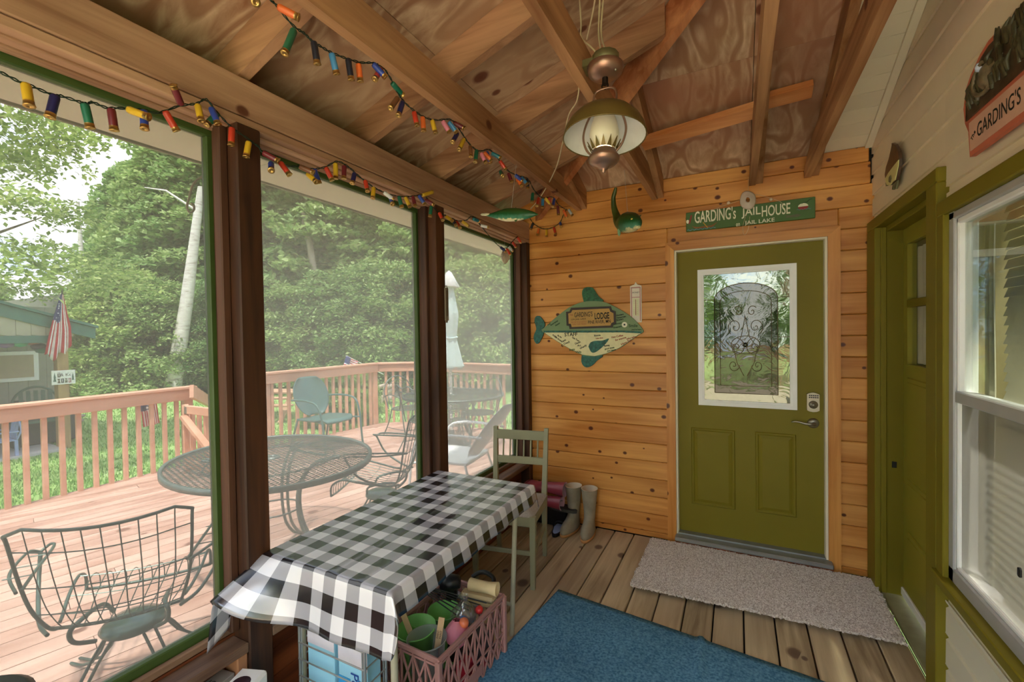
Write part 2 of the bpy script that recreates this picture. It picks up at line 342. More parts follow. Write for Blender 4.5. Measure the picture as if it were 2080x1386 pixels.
# raised panels
for (a, b, c, d) in ((1404, 868, 1494, 1036), (1534, 877, 1618, 1052)):
    x0, z1 = pdoor(a, b); x1, z0 = pdoor(c, d); m = MB(); yb = DY-.0005
    def ring(i, y): return [(x0+i, y, z0+i), (x1-i, y, z0+i), (x1-i, y, z1-i), (x0+i, y, z1-i)]
    lv = [ring(0, yb), ring(.006, yb-.007), ring(.014, yb-.007), ring(.022, yb-.001), ring(.042, yb-.008)]
    V = [p for r_ in lv for p in r_]; Fc = [(i*4+q, i*4+(q+1) % 4, i*4+4+(q+1) % 4, i*4+4+q) for i in range(4) for q in range(4)]+[(16, 17, 18, 19)]
    m.add(V, Fc); part('raised_panel', m, GREEN, dr)
th = part('threshold', MB().cbox((-.405, 3.33, .045), (.53, 3.47, .075), .006).box((-.39, 3.40, .075), (.50, 3.46, .084)), plain('worn_aluminium', rgb(150, 152, 150), .45, .5), dr)
part('threshold_riser', MB().box((-.405, 3.34, .0), (.53, 3.42, .045)), KNEE, dr)
# keypad deadbolt
kx, kz = pdoor(1651, 817)
kp = [(-.034, -.052), (-.02, -.060), (0, -.063), (.02, -.060), (.034, -.052), (.034, .052), (.018, .060), (0, .064), (-.018, .060), (-.034, .052)]
lk = part('keypad_lock', MB().prism(kp, frame_M((kx, DY, kz), (1,0,0), (0,0,1)), .020), NICKEL, dr)
kb = MB()
for i in range(5):
    for j in range(2): kb.box((kx-.024+i*.011, DY-.023, kz+.028+j*.013), (kx-.016+i*.011, DY-.020, kz+.036+j*.013))
part('key_button', kb, BLACK, lk)
part('turn_cylinder', MB().lathe([(.0, .046), (.009, .046), (.011, .042), (.013, .040), (.021, .038), (.025, .030), (.025, .0)], 24, Matrix.Translation((kx, DY, kz-.014)) @ Matrix.Rotation(R(90), 4, 'X')), NICKEL, lk)
hx, hz = pdoor(1652, 860)
hd = part('lever_handle', MB().lathe([(.0, .018), (.02, .017), (.030, .010), (.033, .0)], 28, Matrix.Translation((hx, DY, hz)) @ Matrix.Rotation(R(90), 4, 'X')), NICKEL, dr)
part('lever', MB().tube([(hx, DY-.01, hz), (hx, DY-.05, hz), (hx-.02, DY-.055, hz+.002), (hx-.05, DY-.052, hz+.002), (hx-.08, DY-.05, hz+.010), (hx-.105, DY-.048, hz+.012), (hx-.125, DY-.052, hz+.008)], [.011, .011, .010, .008, .0065, .0055, .004], 10), NICKEL, hd)
# ---- right wall: painted siding, second door, window
wr = struct('wall_right', MB().box((XR+.014, -1.6, 2.08), (XR+.12, 2.44, 4.0)).box((XR+.014, 2.44, 2.21), (XR+.12, 3.447, 4.0)).box((XR+.014, 2.285, -.1), (XR+.12, 2.42, 2.21)).box((XR+.014, -1.6, -.1), (XR+.12, 2.42, .44)).box((XR+.014, 3.27, -.1), (XR+.12, 3.447, 2.21)), DARK)
def siding(y0, y1, z0, z1, m): 
    b = MB().add([(XR+.016, y0, z0), (XR+.016, y1, z0), (XR-.001, y0, z0), (XR-.001, y1, z0), (XR, y0, z0+.006), (XR, y1, z0+.006), (XR+.001, y0, z1-.026), (XR+.001, y1, z1-.026), (XR+.009, y0, z1-.020), (XR+.009, y1, z1-.020), (XR+.010, y0, z1), (XR+.010, y1, z1), (XR+.016, y0, z1), (XR+.016, y1, z1)],
        [(i, i+1, i+3, i+2) for i in (0, 2, 4, 6, 8, 10)]+[(0, 2, 4, 6, 8, 10, 12), (13, 11, 9, 7, 5, 3, 1), (0, 12, 13, 1)]); obj('siding_board', b, m, wr)
z = 2.10-.127*17
for i in range(36):
    z0, z1 = z, z+.127; z = z1
    if z0 > 3.95: break
    if z1 <= .475: siding(-1.6, 2.36, max(z0, 0), z1, CREAM)
    elif z0 < .47: siding(-1.6, 2.36, z0, .47, CREAM)
    elif z1 > 2.01: siding(-1.6, 2.36, max(z0, 1.99), z1, CREAM2); siding(2.36, 3.44, max(z0, 2.16), z1, CREAM2) if z1 > 2.17 else None
# window_1
w1 = struct('window_1'); T = .032
zx = lambda px, py, X: at(px, py, 0, X).z
cT, cB = zx(1905, 411, .708), zx(1915, 436, .708); fT, fB = zx(1932, 430, .725), zx(1935, 457, .725); mT, mB_ = zx(1935, 793, .728), zx(1937, 817, .728); bT = zx(1939, 1151, .725); sT, sB = zx(1900, 1166, .692), zx(1904, 1191, .692)
part('casing', MB().cbox((.708, -.9, cB), (XR+.02, 2.345, cT)), GREEN2, w1)
part('casing', MB().cbox((.709, 2.279, sT-.004), (XR+.02, 2.344, cB+.002)), GREEN2, w1)
part('window_sill', MB().cbox((.692, -.9, sB), (XR+.02, 2.355, sT)), GREEN2, w1)
part('frame', MB().cbox((.725, 2.234, sT), (XR+.05, 2.279, fT)).cbox((.725, -.9, fB+.02), (XR+.05, 2.279, cB)).cbox((.725, -.9, sT), (XR+.05, 2.279, bT-.015)), SILVER, w1, label='silver aluminium window frame')
part('frame_track', MB().cbox((.733, 2.220, bT-.015), (XR+.05, 2.235, fB+.02)).cbox((.733, -.9, bT-.016), (XR+.05, 2.235, bT)).cbox((.733, -.9, fB), (XR+.05, 2.235, fB+.021)), WHITE, w1)
part('meeting_rail', MB().cbox((.728, -.9, mB_), (XR+.04, 2.234, mT)), SILVER, w1)
WGL = glassy('window_glass', (.80, .84, .78, 1), .16, 0, .0)
part('glass_pane', MB().box((XR+.012, -.9, mT-.01), (XR+.016, 2.225, fB+.01)), WGL, w1)
SCR = glassy('window_insect_screen', (.55, .55, .55, 1), .02, .3, .55, rgb(206, 206, 196))
part('insect_screen', MB().box((XR+.004, -.9, bT-.01), (XR+.006, 2.225, mB_+.01)), SCR, w1)
tp = at(2069, 1163, 0, XR); part('torn_patch', MB().cbox((XR+.001, tp.y-.008, tp.z-.014), (XR+.004, tp.y+.008, tp.z+.014)), BLACK, w1)
# room behind the window: dark green reveal, blinds, pale folds
rm = struct('room_behind_window', MB().box((1.25, -1.0, .3), (1.3, 2.9, 2.4)), plain('dim_room', rgb(120, 104, 66), .8))
obj('reveal', MB().box((XR+.03, 2.27, .3), (1.3, 2.30, 2.2)), plain('room_reveal', rgb(140, 128, 84), .7), rm)
cz = MB()
for i in range(46): 
    z0 = .56+i*.03; cz.add([(XR+.028, -.8, z0), (XR+.038, -.8, z0+.031), (XR+.038, 1.995+.006*math.sin(i*2.1), z0+.031), (XR+.028, 1.995+.006*math.sin(i*2.1), z0)], [(0, 1, 2, 3)])
tag(obj('blind_slat', cz, plain('blind_cream', rgb(222, 214, 184), .6), w1), kind='stuff')
def drape(name, x, y0, y1, z0, z1, m, par, n=30, amp=.01):
    return obj(name, MB().grid(lambda u, v: (x+amp*math.sin(u*n), y0+(y1-y0)*(u+.10*math.sin(v*9)*(1-u)), z0+(z1-z0)*v), 40, 10), m, par)
SHEER = plain('pale_folds', rgb(226, 218, 200), .8)
drape('pale_folds', XR+.045, 2.10, 2.16, .6, 1.9, plain('pale_panel', rgb(206, 200, 170), .8), w1, 14, .006)  # narrow pale strip with upright folds behind the glass
# door_2: recessed olive door
d2 = struct('door_2'); DX = .836; dT = zx(1880, 357, .71); dI = zx(1880, 386, .71)
part('casing', MB().cbox((.710, 2.350, .0), (XR+.02, 2.460, dI)), GREEN2, d2)
part('casing', MB().cbox((.710, 2.350, dI), (XR+.02, 3.405, dT)), GREEN2, d2)
part('casing', MB().cbox((.710, 3.236, .0), (XR+.02, 3.405, dI)), GREEN2, d2)
part('jamb', MB().cbox((XR+.019, 3.226, .0), (DX+.03, 3.27, dI)), GREEN, d2); part('jamb', MB().cbox((XR+.019, 2.42, .0), (DX+.03, 2.46, dI)), GREEN, d2)
part('jamb', MB().cbox((XR+.019, 2.45, dI-.03), (DX+.03, 3.24, dI)), GREEN, d2)
part('head_fill', MB().box((XR+.017, 2.42, dI-.002), (XR+.11, 3.27, 2.22)), GREEN, d2)
part('stop', MB().cbox((XR-.005, 3.218, .02), (XR+.022, 3.237, dI-.005)), GREEN2, d2)
gY0, gY1 = 2.78, at(1843, 620, 0, DX).y
g1, g2, g3, g4 = zx(1850, 492, DX), zx(1850, 608, DX), zx(1850, 624, DX), zx(1850, 742, DX)
sl = MB()
sl.box((DX, 2.46, .04), (DX+.04, 3.226, g4)).box((DX, 2.46, g1), (DX+.04, 3.226, dI-.03)).box((DX, gY1, g4), (DX+.04, 3.226, g1)).box((DX, 2.46, g4), (DX+.04, gY0-.1, g1))
part('door_slab', sl, plain('olive_slab_paint', rgb(152, 144, 50), .4, var=.05, scale=3, spec=.3), d2); part('muntin', MB().cbox((DX-.004, gY0-.1, g3), (DX+.03, gY1, g2)), GREEN2, d2)
DGC = glassy('door_pane_glass', (.96, .97, .95, 1), .03)
part('glass_pane', MB().box((DX+.02, gY0-.1, g2), (DX+.023, gY1, g1)), DGC, d2); part('glass_pane', MB().box((DX+.02, gY0-.1, g4), (DX+.023, gY1, g3)), DGC, d2)
drape('curtain', DX+.032, gY0-.12, gY1-.025, g4+.01, g1-.03, SHEER, d2, 40, .006)
part('back_panel', MB().box((DX+.05, 2.42, .9), (DX+.06, 3.26, 2.1)), plain('dim_room', rgb(120, 104, 66), .8), d2)
for z0, z1 in ((.17, .42), (.50, .72), (.80, g4-.07)):
    part('raised_panel', MB().cbox((DX-.006, 2.70, z0), (DX+.005, gY1-.01, z1), .006).cbox((DX-.010, 2.72, z0+.025), (DX+.005, gY1-.03, z1-.025), .004), MC['olive_slab_paint'], d2)
part('weather_strip', MB().cbox((DX-.012, 2.46, .03), (DX+.002, 3.226, .075)), WHITE, d2, label='white strip along the bottom of the door')
part('strike_plate', MB().cbox((XR+.045, 3.221, .75), (XR+.065, 3.227, .785), .001), BLACK, d2)
part('step_board', MB().cbox((.737, 2.35, .0), (DX+.03, 3.42, .022)), plain('worn_step_paint', rgb(160, 158, 124), .6, var=.25, scale=6), d2)
# ---- left wall: posts, screened openings, sill, knee wall
wl = struct('wall_left', MB().box((-1.68, -1.6, -.12), (-1.645, 3.42, .472)), KNEE)
for i in range(4):
    for (y0, y1) in ((-1.6, -.15), (-.06, .963), (1.053, 2.107), (2.197, 3.42)): obj('knee_wall_board', MB().cbox((-1.645, y0, .002+i*.108), (-1.632, y1, .108+i*.108), .002), KNEE, wl)
obj('knee_wall_stud', MB().cbox((-1.632, .925, .0), (-1.56, .963, .43)), plain('pale_stud', rgb(170, 120, 84), .7), wl)
PY = [(-.15, -.06), (.963, 1.053), (2.107, 2.197), (3.36, 3.42)]
for y0, y1 in PY: obj('post', MB().cbox((-1.64, y0, .0), (XL, y1, 2.305), .005), DARKP, wl)
wins = [(-1.6, -.15), (-.06, .963), (1.053, 2.107), (2.197, 3.36)]
SCG = glassy('porch_screen', (.46, .46, .46, 1), .0, 0.3, .09, rgb(214, 216, 210))  # tint dims the outdoors; washed-out haze is painted into the pane
SCG2 = glassy('porch_screen_mid_haze', (.46, .46, .46, 1), .0, .3, .15, rgb(214, 216, 210))  # same pane with more painted haze
SCG3 = glassy('porch_screen_hazy', (.46, .46, .46, 1), .0, .3, .25, rgb(214, 216, 210))  # strongest painted haze, for the far panel
STOPW = wood('stop_wood', rgb(48, 28, 18), rgb(96, 62, 42), rgb(34, 18, 10), g=2, rough=.6, var=.1)
BEAMW = wood('beam_lumber', rgb(152, 112, 84), rgb(206, 166, 132), rgb(100, 56, 34), g=1, flat=0, knots=.2, ks=4, rough=.65, var=.05)
for i, (y0, y1) in enumerate(wins):
    wn = struct('window_%d' % (i+2))
    part('screen_frame', MB().cbox((-1.70, y0-.03, 2.264), (-1.665, y1+.03, 2.312)).cbox((-1.70, y0-.03, .470), (-1.665, y1+.03, .530)).cbox((-1.70, y0-.03, .530), (-1.665, y0+.026, 2.266)).cbox((-1.70, y1-.036, .530), (-1.665, y1+.03, 2.266)), DGREEN, wn)
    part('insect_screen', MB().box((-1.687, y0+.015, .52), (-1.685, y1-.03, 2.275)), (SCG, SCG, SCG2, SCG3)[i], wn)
    for (xa, xb, t) in ((-1.664, -1.642, .02), (-1.641, -1.60, .03)):
        part('stop_strip', MB().cbox((xa, y1-t, .50), (xb, y1, 2.30)), STOPW, wn); part('stop_strip', MB().cbox((xa, y0, .50), (xb, y0+t, 2.30)), STOPW, wn)
    part('stop_strip', MB().cbox((-1.664, y0, .475), (-1.642, y1, .502)), SILLW, wn); part('sill_board', MB().cbox((-1.641, y0, .432), (-1.551, y1, .468)), SILLW, wn)
    part('stop_strip', MB().cbox((-1.664, y0, 2.285), (-1.63, y1, 2.305)), BEAMW, wn); part('stop_strip', MB().cbox((-1.63, y0, 2.292), (-1.59, y1, 2.318)), BEAMW, wn)
hb = struct('header_beam', MB().cbox((-1.64, -1.6, 2.333), (XL, 3.42, 2.468)), BEAMW); obj('lower_plate', MB().cbox((-1.64, -1.6, 2.300), (XL-.004, 3.42, 2.331)), BEAMW, hb)
# ---- ceiling: hipped roof of plywood on rafters, joists
SL = .35; ZL, ZR = 2.49, 2.52
def zleft(x): return ZL+SL*(x+1.55)            # underside of the left rafters
def zrear(y): return ZR+SL*(3.42-y)            # underside of the rear rafters
HK = (ZR-ZL)/SL                                # hip: x+1.55 = 3.42-y+HK
DP = .148
ce = struct('ceiling')
xhip = lambda y: -1.55+(3.42-y)+HK
yhip = lambda x: 3.42+HK-(x+1.55)
def slab(pts, m, name='plywood_panel', t=.014):
    V = [Vector(p) for p in pts]; n = len(V); V2 = [p+Vector((0, 0, t)) for p in V]
    obj(name, MB().add(V+V2, [tuple(range(n)), tuple(reversed(range(n, 2*n)))]+[(i, n+i, n+(i+1) % n, (i+1) % n) for i in range(n)]), m, ce)
def clip(poly, fn):
    out = []
    for i in range(len(poly)):
        a, b = poly[i], poly[(i+1) % len(poly)]; fa, fb = fn(a), fn(b)
        if fa >= 0: out.append(a)
        if (fa >= 0) != (fb >= 0): s_ = fa/(fa-fb); out.append((a[0]+(b[0]-a[0])*s_, a[1]+(b[1]-a[1])*s_))
    return out
XTOP = .9
# left slope sheets, 1.22 m along the slope
xs = [-2.0, -1.17, -.02, XTOP]; yss = [-1.7, .1, 1.72, 3.9]
for i in range(3):
    for j in range(3):
        pl = clip([(xs[i]+.0015, yss[j]+.0015+(.4 if i == 1 and j else 0)), (xs[i+1]-.0015, yss[j]+.0015+(.4 if i == 1 and j else 0)), (xs[i+1]-.0015, yss[j+1]-.0015+(.4 if i == 1 and j < 2 else 0)), (xs[i]+.0015, yss[j+1]-.0015+(.4 if i == 1 and j < 2 else 0))], lambda p: 3.42+HK-(p[0]+1.55)-p[1])
        if len(pl) > 2: slab([(x, y, zleft(x)+DP) for x, y in pl], PLY)
for (x0, x1) in ((-2.1, -.52), (-.517, .085), (.088, .46)):
    for (y0, y1) in ((.9, 2.62), (2.623, 3.60)):
        pl = clip([(x0, y0), (x1, y0), (x1, y1), (x0, y1)], lambda p: p[1]-(3.42+HK-(p[0]+1.55)))
        if len(pl) > 2: slab([(x, y, zrear(y)+DP) for x, y in pl], PLYY)
# roofing over the sheets keeps the sky out
obj('roof_cover', MB().add([(-2.05, -1.75, zleft(-2.05)+.20), (1.2, -1.75, zleft(1.2)+.20), (1.2, yhip(1.2), zleft(1.2)+.20), (-2.05, 3.95, zleft(-2.05)+.20)], [(0, 1, 2, 3)]).add([(-2.05, 3.95, zleft(-2.05)+.2), (1.2, 3.95, zleft(-2.05)+.2), (1.2, yhip(1.2), zleft(1.2)+.2)], [(0, 1, 2)]), DARK, ce)
# old painted eave boards beside the siding
for i in range(26):
    y1 = 3.43-i*.105; y0 = y1-.102
    if y0 < 1.0: break
    slab([(.465, y0, zrear(y0)+DP-.004), (.735, y0, zrear(y0)+DP-.004), (.735, y1, zrear(y1)+DP-.004), (.465, y1, zrear(y1)+DP-.004)], CREAM, 'eave_board', .02)
slab([(.705, 1.0, zrear(1.0)+DP-.024), (.739, 1.0, zrear(1.0)+DP-.024), (.739, 3.42, zrear(3.42)+DP-.024), (.705, 3.42, zrear(3.42)+DP-.024)], CREAM, 'trim_strip', .018)
# rafters on the left slope
for yc in (-.83, -.22, .39, 1.01, 1.63, 2.215, 2.83):
    xa, xb = -1.98, min(xhip(yc)-.03, XTOP)
    b = MB()
    V = []
    for x in (xa, xb):
        for y, dz in ((yc-.02, .0), (yc+.02, .0), (yc+.02, DP-.002), (yc-.02, DP-.002)): V.append((x, y, zleft(x)+dz))
    b.add(V, [(3,2,1,0),(4,5,6,7),(0,1,5,4),(1,2,6,5),(2,3,7,6),(3,0,4,7)]); obj('rafter', b, LUMX, ce)
# rear rafters beside the joists
def rear_rafter(x0, x1, ytop):
    V = []
    for y in (3.415, ytop):
        for x, dz in ((x0, 0), (x1, 0), (x1, DP-.002), (x0, DP-.002)): V.append((x, y, zrear(y)+dz))
    obj('rafter', MB().add(V, [(0,1,2,3),(7,6,5,4),(4,5,1,0),(5,6,2,1),(6,7,3,2),(7,4,0,3)]), LUMY, ce)
JO = [(-1.13, -1.092), (-.551, -.513), (.08, .118), (.39, .428)]
for i, (a, b) in enumerate(JO):
    V = [(a, -1.6, 2.515), (b, -1.6, 2.515), (b, 3.412, 2.515), (a, 3.412, 2.515), (a, -1.6, 2.655), (b, -1.6, 2.655), (b, 3.10, 2.655), (a, 3.10, 2.655), (b, 3.412, 2.56), (a, 3.412, 2.56)]
    ymin = -1.6
    obj('ceiling_joist', MB().add(V, [(0,3,2,1),(4,5,6,7),(0,1,5,4),(7,6,8,9),(9,8,2,3),(1,2,8,6,5),(0,4,7,9,3)]), LUMY, ce)
    rear_rafter(b+.001, b+.042, max(yhip(b+.02)+.03, .2))
# hip rafter
h0, h1 = Vector((-1.50, yhip(-1.50), 0)), Vector((.86, yhip(.86), 0)); h0.z = zleft(h0.x)-.035; h1.z = zleft(h1.x)-.035
dn = (h1-h0); pr = Vector((dn.y, -dn.x, 0)).normalized()*.021; b = MB(); V = []
for p in (h0, h1):
    for s_, dz in ((-1, 0), (1, 0), (1, DP+.02), (-1, DP+.02)): V.append(p+pr*s_+Vector((0, 0, dz)))
b.add(V, [(0,1,2,3),(7,6,5,4),(4,5,1,0),(5,6,2,1),(6,7,3,2),(7,4,0,3)]); obj('hip_rafter', b, wood('hip_lumber', rgb(158, 92, 52), rgb(210, 146, 98), rgb(96, 48, 26), g=1, rough=.65, var=.05), ce)
# crosswise braces
pa, pb = at(1312, 300, 0, -.50), at(1525, 232, 0, .075); pb2 = at(1648, 182, 0, .385)
obj('brace', MB().bar(at(1305, 292, 1, 2.85), at(1538, 222, 1, 2.75), .09, .038, (0, .3, 1)), wood('fresh_lumber', rgb(196, 120, 66), rgb(232, 168, 112), rgb(110, 56, 30), g=0, rough=.6, var=.04), ce)
obj('brace', MB().bar(at(1556, 205, 1, 2.85), at(1650, 180, 1, 2.85), .09, .038, (0, .3, 1)), MC['fresh_lumber'], ce)
# eave outside
ev = struct('eave', MB().box((-1.98, -1.75, 2.288), (-1.70, 3.9, 2.296)), SOFF)
for (a, b) in ((-1.75, .02), (.025, 1.22), (1.225, 2.44), (2.445, 3.9)): obj('soffit_panel', MB().cbox((-1.972, a, 2.280), (-1.702, b, 2.289), .001), SOFF, ev)
obj('fascia', MB().box((-1.992, -1.75, 2.274), (-1.98, 3.95, 2.48)), plain('fascia_paint', rgb(140, 134, 110), .6), ev)
# unseen deck added behind the porch to bounce warm light in
dr2 = struct('bounce_deck_rear', MB().box((-6.0, -7.2, -.3), (3.5, -1.62, -.04)), DARK)
for i in range(40): obj('deck_board', MB().box((-6.0, -7.2+i*.14+.003, -.04), (3.5, -7.2+i*.14+.137, -.01)), wood('neutral_bounce_wood', rgb(150,132,112), rgb(204,188,166), rgb(110,92,76), g=0, flat=2, rough=.6, var=.07), dr2)
# outer pieces of the house so that it stands as a building
struct('house_body', MB().box((-1.655, 3.56, -.6), (.8, 6.0, 2.55)).box((.87, -1.6, -.6), (4.0, 2.2, .3)), CREAM)

# ================================================================== OUTDOORS
GZ = -.6
GRASS, t_, b_ = base_mat('lawn', .9)
n1 = nd(t_, 'ShaderNodeTexNoise', i_Scale=1.2, i_Detail=8.0, i_Roughness=.7); t_.links.new(coords(t_, (1,1,1)), n1.inputs['Vector'])
r_ = ramp(t_, [(.3, rgb(104, 140, 70)), (.5, rgb(148, 182, 104)), (.72, rgb(190, 210, 146))]); t_.links.new(n1.outputs[0], r_.inputs[0]); t_.links.new(r_.outputs[0], b_.inputs['Base Color'])
struct('ground', MB().add([(-70, -40, GZ), (30, -40, GZ), (30, 60, GZ), (-70, 60, GZ)], [(0, 1, 2, 3)]), GRASS)
BLADE, t_, b_ = base_mat('grass_blade', .8)
ge = nd(t_, 'ShaderNodeNewGeometry'); r_ = ramp(t_, [(0, rgb(84, 130, 50)), (.6, rgb(128, 176, 80)), (1, rgb(186, 208, 128))]); t_.links.new(ge.outputs['Random Per Island'], r_.inputs[0]); t_.links.new(r_.outputs[0], b_.inputs['Base Color'])
rg = random.Random(3); gb = MB()
for i in range(52000):
    px = rg.uniform(-60, 1060); y = 6.3+19*rg.random()**1.5; k = CD*903+CR*(px-1040); k.z = 0; k.normalize(); p = k*y+Vector((0, 0, 0))
    if p.x > -6.2 and p.y < 6.6: continue
    if p.x < -11.6 and p.y < 3.75: continue
    a = rg.uniform(0, PI); h = rg.uniform(.03, .075); q = Vector((math.cos(a), math.sin(a), 0))*.012; l = Vector((rg.uniform(-.03, .03), rg.uniform(-.03, .03), h))
    b0 = Vector((p.x, p.y, GZ)); gb.add([b0-q, b0+q, b0+l], [(0, 1, 2)])
tag(obj('lawn_grass', gb, BLADE), 'short green lawn grass growing beyond the deck railing', 'grass', kind='stuff')
# ---- deck
dk = struct('deck', MB().box((-5.9, -2, -.3), (-1.72, 5.8, -.06)), DARK)
DPOLY = [(-1.70, -2), (-1.70, 5.95), (-3.07, 6.12), (-4.95, 6.40), (-5.60, 5.97), (-6.05, 3.4), (-6.08, 1.4), (-6.08, -2)]
dv = Vector((.25, .968, 0)); nv = Vector((.968, -.25, 0))
def clip2(poly, n, c, sg): return clip(poly, lambda p: sg*(p[0]*n.x+p[1]*n.y-c))
s0 = -9.2; rb = random.Random(5)
while s0 < -.0:
    pl = clip2(clip2(DPOLY, nv, s0+.003, 1), nv, s0+.137, -1)
    if len(pl) > 2:
        cuts = sorted([rb.uniform(-1, 3), rb.uniform(3.2, 6)]); segs = [(-9, cuts[0]), (cuts[0]+.004, cuts[1]), (cuts[1]+.004, 9)]
        for a, b in segs:
            q = clip2(clip2(pl, dv, a, 1), dv, b, -1)
            if len(q) > 2:
                # built along its own length so that the grain follows the board
                A = math.atan2(-dv.x, dv.y); Mi = Matrix.Rotation(-A, 4, 'Z'); n = len(q)
                V = [Mi @ Vector((x, y, 0)) for x, y in q]
                if sum(V[i].x*V[(i+1) % n].y-V[(i+1) % n].x*V[i].y for i in range(n)) < 0: V.reverse()
                m = MB().add(V+[v+Vector((0, 0, -.03)) for v in V], [tuple(range(n)), tuple(reversed(range(n, 2*n)))]+[(i, n+i, n+(i+1) % n, (i+1) % n) for i in range(n)])
                obj('deck_board', m, REDW, dk, rot=(0, 0, A))
    s0 += .140
obj('rim_board', MB().bar((-6.07, -2, -.13), (-6.07, 3.4, -.13), .035, .2).bar((-6.07, 3.4, -.13), (-5.6, 5.98, -.13), .035, .2).bar((-5.6, 5.98, -.13), (-4.95, 6.41, -.13), .035, .2).bar((-4.95, 6.41, -.13), (-1.7, 5.95, -.13), .035, .2), RAILW, dk)
def railing(label, p0, p1, zt, posts, sp=.127, fh=.13, zb=-.1, name='deck_railing'):
    p0, p1 = Vector(p0), Vector(p1); L = (p1-p0).length; a = math.atan2(-(p1-p0).x, (p1-p0).y)
    t = thing(name, label, 'railing', (p0.x, p0.y, 0), a, 'deck railings')      # local +y runs along the rail
    obj('rail_cap', MB().cbox((-.075, -.03, zt-.032), (.065, L+.02, zt), .006), RAILW, t)
    obj('top_rail', MB().cbox((.0, 0, zt-.032-fh), (.035, L, zt-.033), .004), RAILW, t)
    n = int(L/sp); me = None
    for i in range(1, n+1):
        y = i*sp
        if any(abs(y-q) < .075 for q in posts): continue
        o = obj('baluster', me if me else MB().cbox((-.042, -.02, zb), (-.002, .02, zt-.045), .004), RAILW, t, loc=(0, y, 0)); me = o.data
    for q in posts: obj('post', MB().cbox((-.095, q-.048, zb-.4), (-.003, q+.048, zt-.034), .004), RAILW, t)
    return t
railing('reddish wood deck railing in front of the neighbour cabin, left of the gate', (-6.02, -1.9), (-5.99, 3.10), .965, [5.0-.045])
railing('long reddish deck railing behind the green metal shell chair', (-5.74, 3.85), (-5.66, 5.90), 1.07, [.05, 2.02])
railing('short angled corner section of the reddish deck railing', (-5.66, 5.93), (-4.93, 6.36), 1.07, [.80])
railing('reddish deck railing behind the round patio table and closed umbrella', (-4.90, 6.36), (-1.9, 5.92), 1.07, [1.85, 2.95])
railing('unseen deck railing added behind the porch for the door glass reflection', (3.4, -7.2), (-6.0, -7.2), 1.0, [2.4, 4.8, 7.2])  # unseen rail, added so that the door glass reflects one
# gate between the railings with its diagonal brace, and the handrail going down the steps
ga, gb_ = at(378, 824, 2, .78), at(434, 830, 2, .78); gb_ = ga+(gb_-ga).normalized()*.86
gt = thing('deck_gate', 'low reddish wood gate with diagonal brace beside the corner post', 'gate', (ga.x, ga.y, 0), math.atan2(-(gb_-ga).x, (gb_-ga).y))
obj('top_rail', MB().cbox((-.02, 0, .69), (.02, .86, .78)), RAILW, gt); obj('bottom_rail', MB().cbox((-.02, 0, .06), (.02, .86, .15)), RAILW, gt)
for i in range(7): obj('baluster', MB().cbox((-.06, .03+i*.13, .06), (-.021, .07+i*.13, .77)), RAILW, gt)
obj('brace', MB().bar((.041, .02, .66), (.041, .84, .12), .04, .07, (1, 0, 0)), RAILW, gt)
obj('stile', MB().cbox((-.03, -.03, .0), (.03, .0, .79)), RAILW, gt); obj('hinge', MB().cbox((-.01, -.02, .69), (.024, .05, .77)), GALV, gt)
sa, sb = at(389, 795, 2, .93), at(431, 820, 2, .52); sb = sa+(sb-sa)*1.6
st = thing('stair_handrail', 'sloping reddish handrail board going down the deck steps', 'handrail', sa)
obj('rail_board', MB().bar((0, 0, 0), sb-sa, .04, .15), RAILW, st); obj('post', MB().cbox((sb-sa).xyz-Vector((.05, .05, .6)), (sb-sa).xyz+Vector((.05, .05, .1))), RAILW, st)

# ---- trees
LEAF, t_, b_ = base_mat('leaf', .55, 0, .3)
ge = nd(t_, 'ShaderNodeNewGeometry'); oi = nd(t_, 'ShaderNodeObjectInfo')
r_ = ramp(t_, [(0, rgb(104, 138, 76)), (.5, rgb(156, 186, 112)), (1, rgb(212, 226, 168))]); t_.links.new(ge.outputs['Random Per Island'], r_.inputs[0])
r2 = ramp(t_, [(0, (.72, .86, .8, 1)), (1, (1.15, 1.08, .9, 1))]); t_.links.new(oi.outputs['Random'], r2.inputs[0])
cm = mix(t_, r_.outputs[0], r2.outputs[0], 1.0, 'MULTIPLY'); t_.links.new(cm, b_.inputs['Base Color'])
tl = nd(t_, 'ShaderNodeBsdfTranslucent'); t_.links.new(cm, tl.inputs[0]); ms = nd(t_, 'ShaderNodeMixShader', i_0=.45)
t_.links.new(b_.outputs[0], ms.inputs[1]); t_.links.new(tl.outputs[0], ms.inputs[2]); t_.links.new(ms.outputs[0], t_.nodes['Material Output'].inputs[0])
BARK = wood('grey_bark', rgb(84, 74, 62), rgb(150, 140, 122), rgb(50, 40, 34), g=2, rough=.9, gs=.6)
BIRCH, t_, b_ = base_mat('birch_bark', .7)
n1 = nd(t_, 'ShaderNodeTexNoise', i_Scale=1.0, i_Detail=4.0); t_.links.new(coords(t_, (4, 4, 16)), n1.inputs['Vector'])
r_ = ramp(t_, [(.30, rgb(150, 142, 132)), (.42, rgb(206, 200, 190)), (.7, rgb(232, 228, 220))]); t_.links.new(n1.outputs[0], r_.inputs[0]); t_.links.new(r_.outputs[0], b_.inputs['Base Color'])
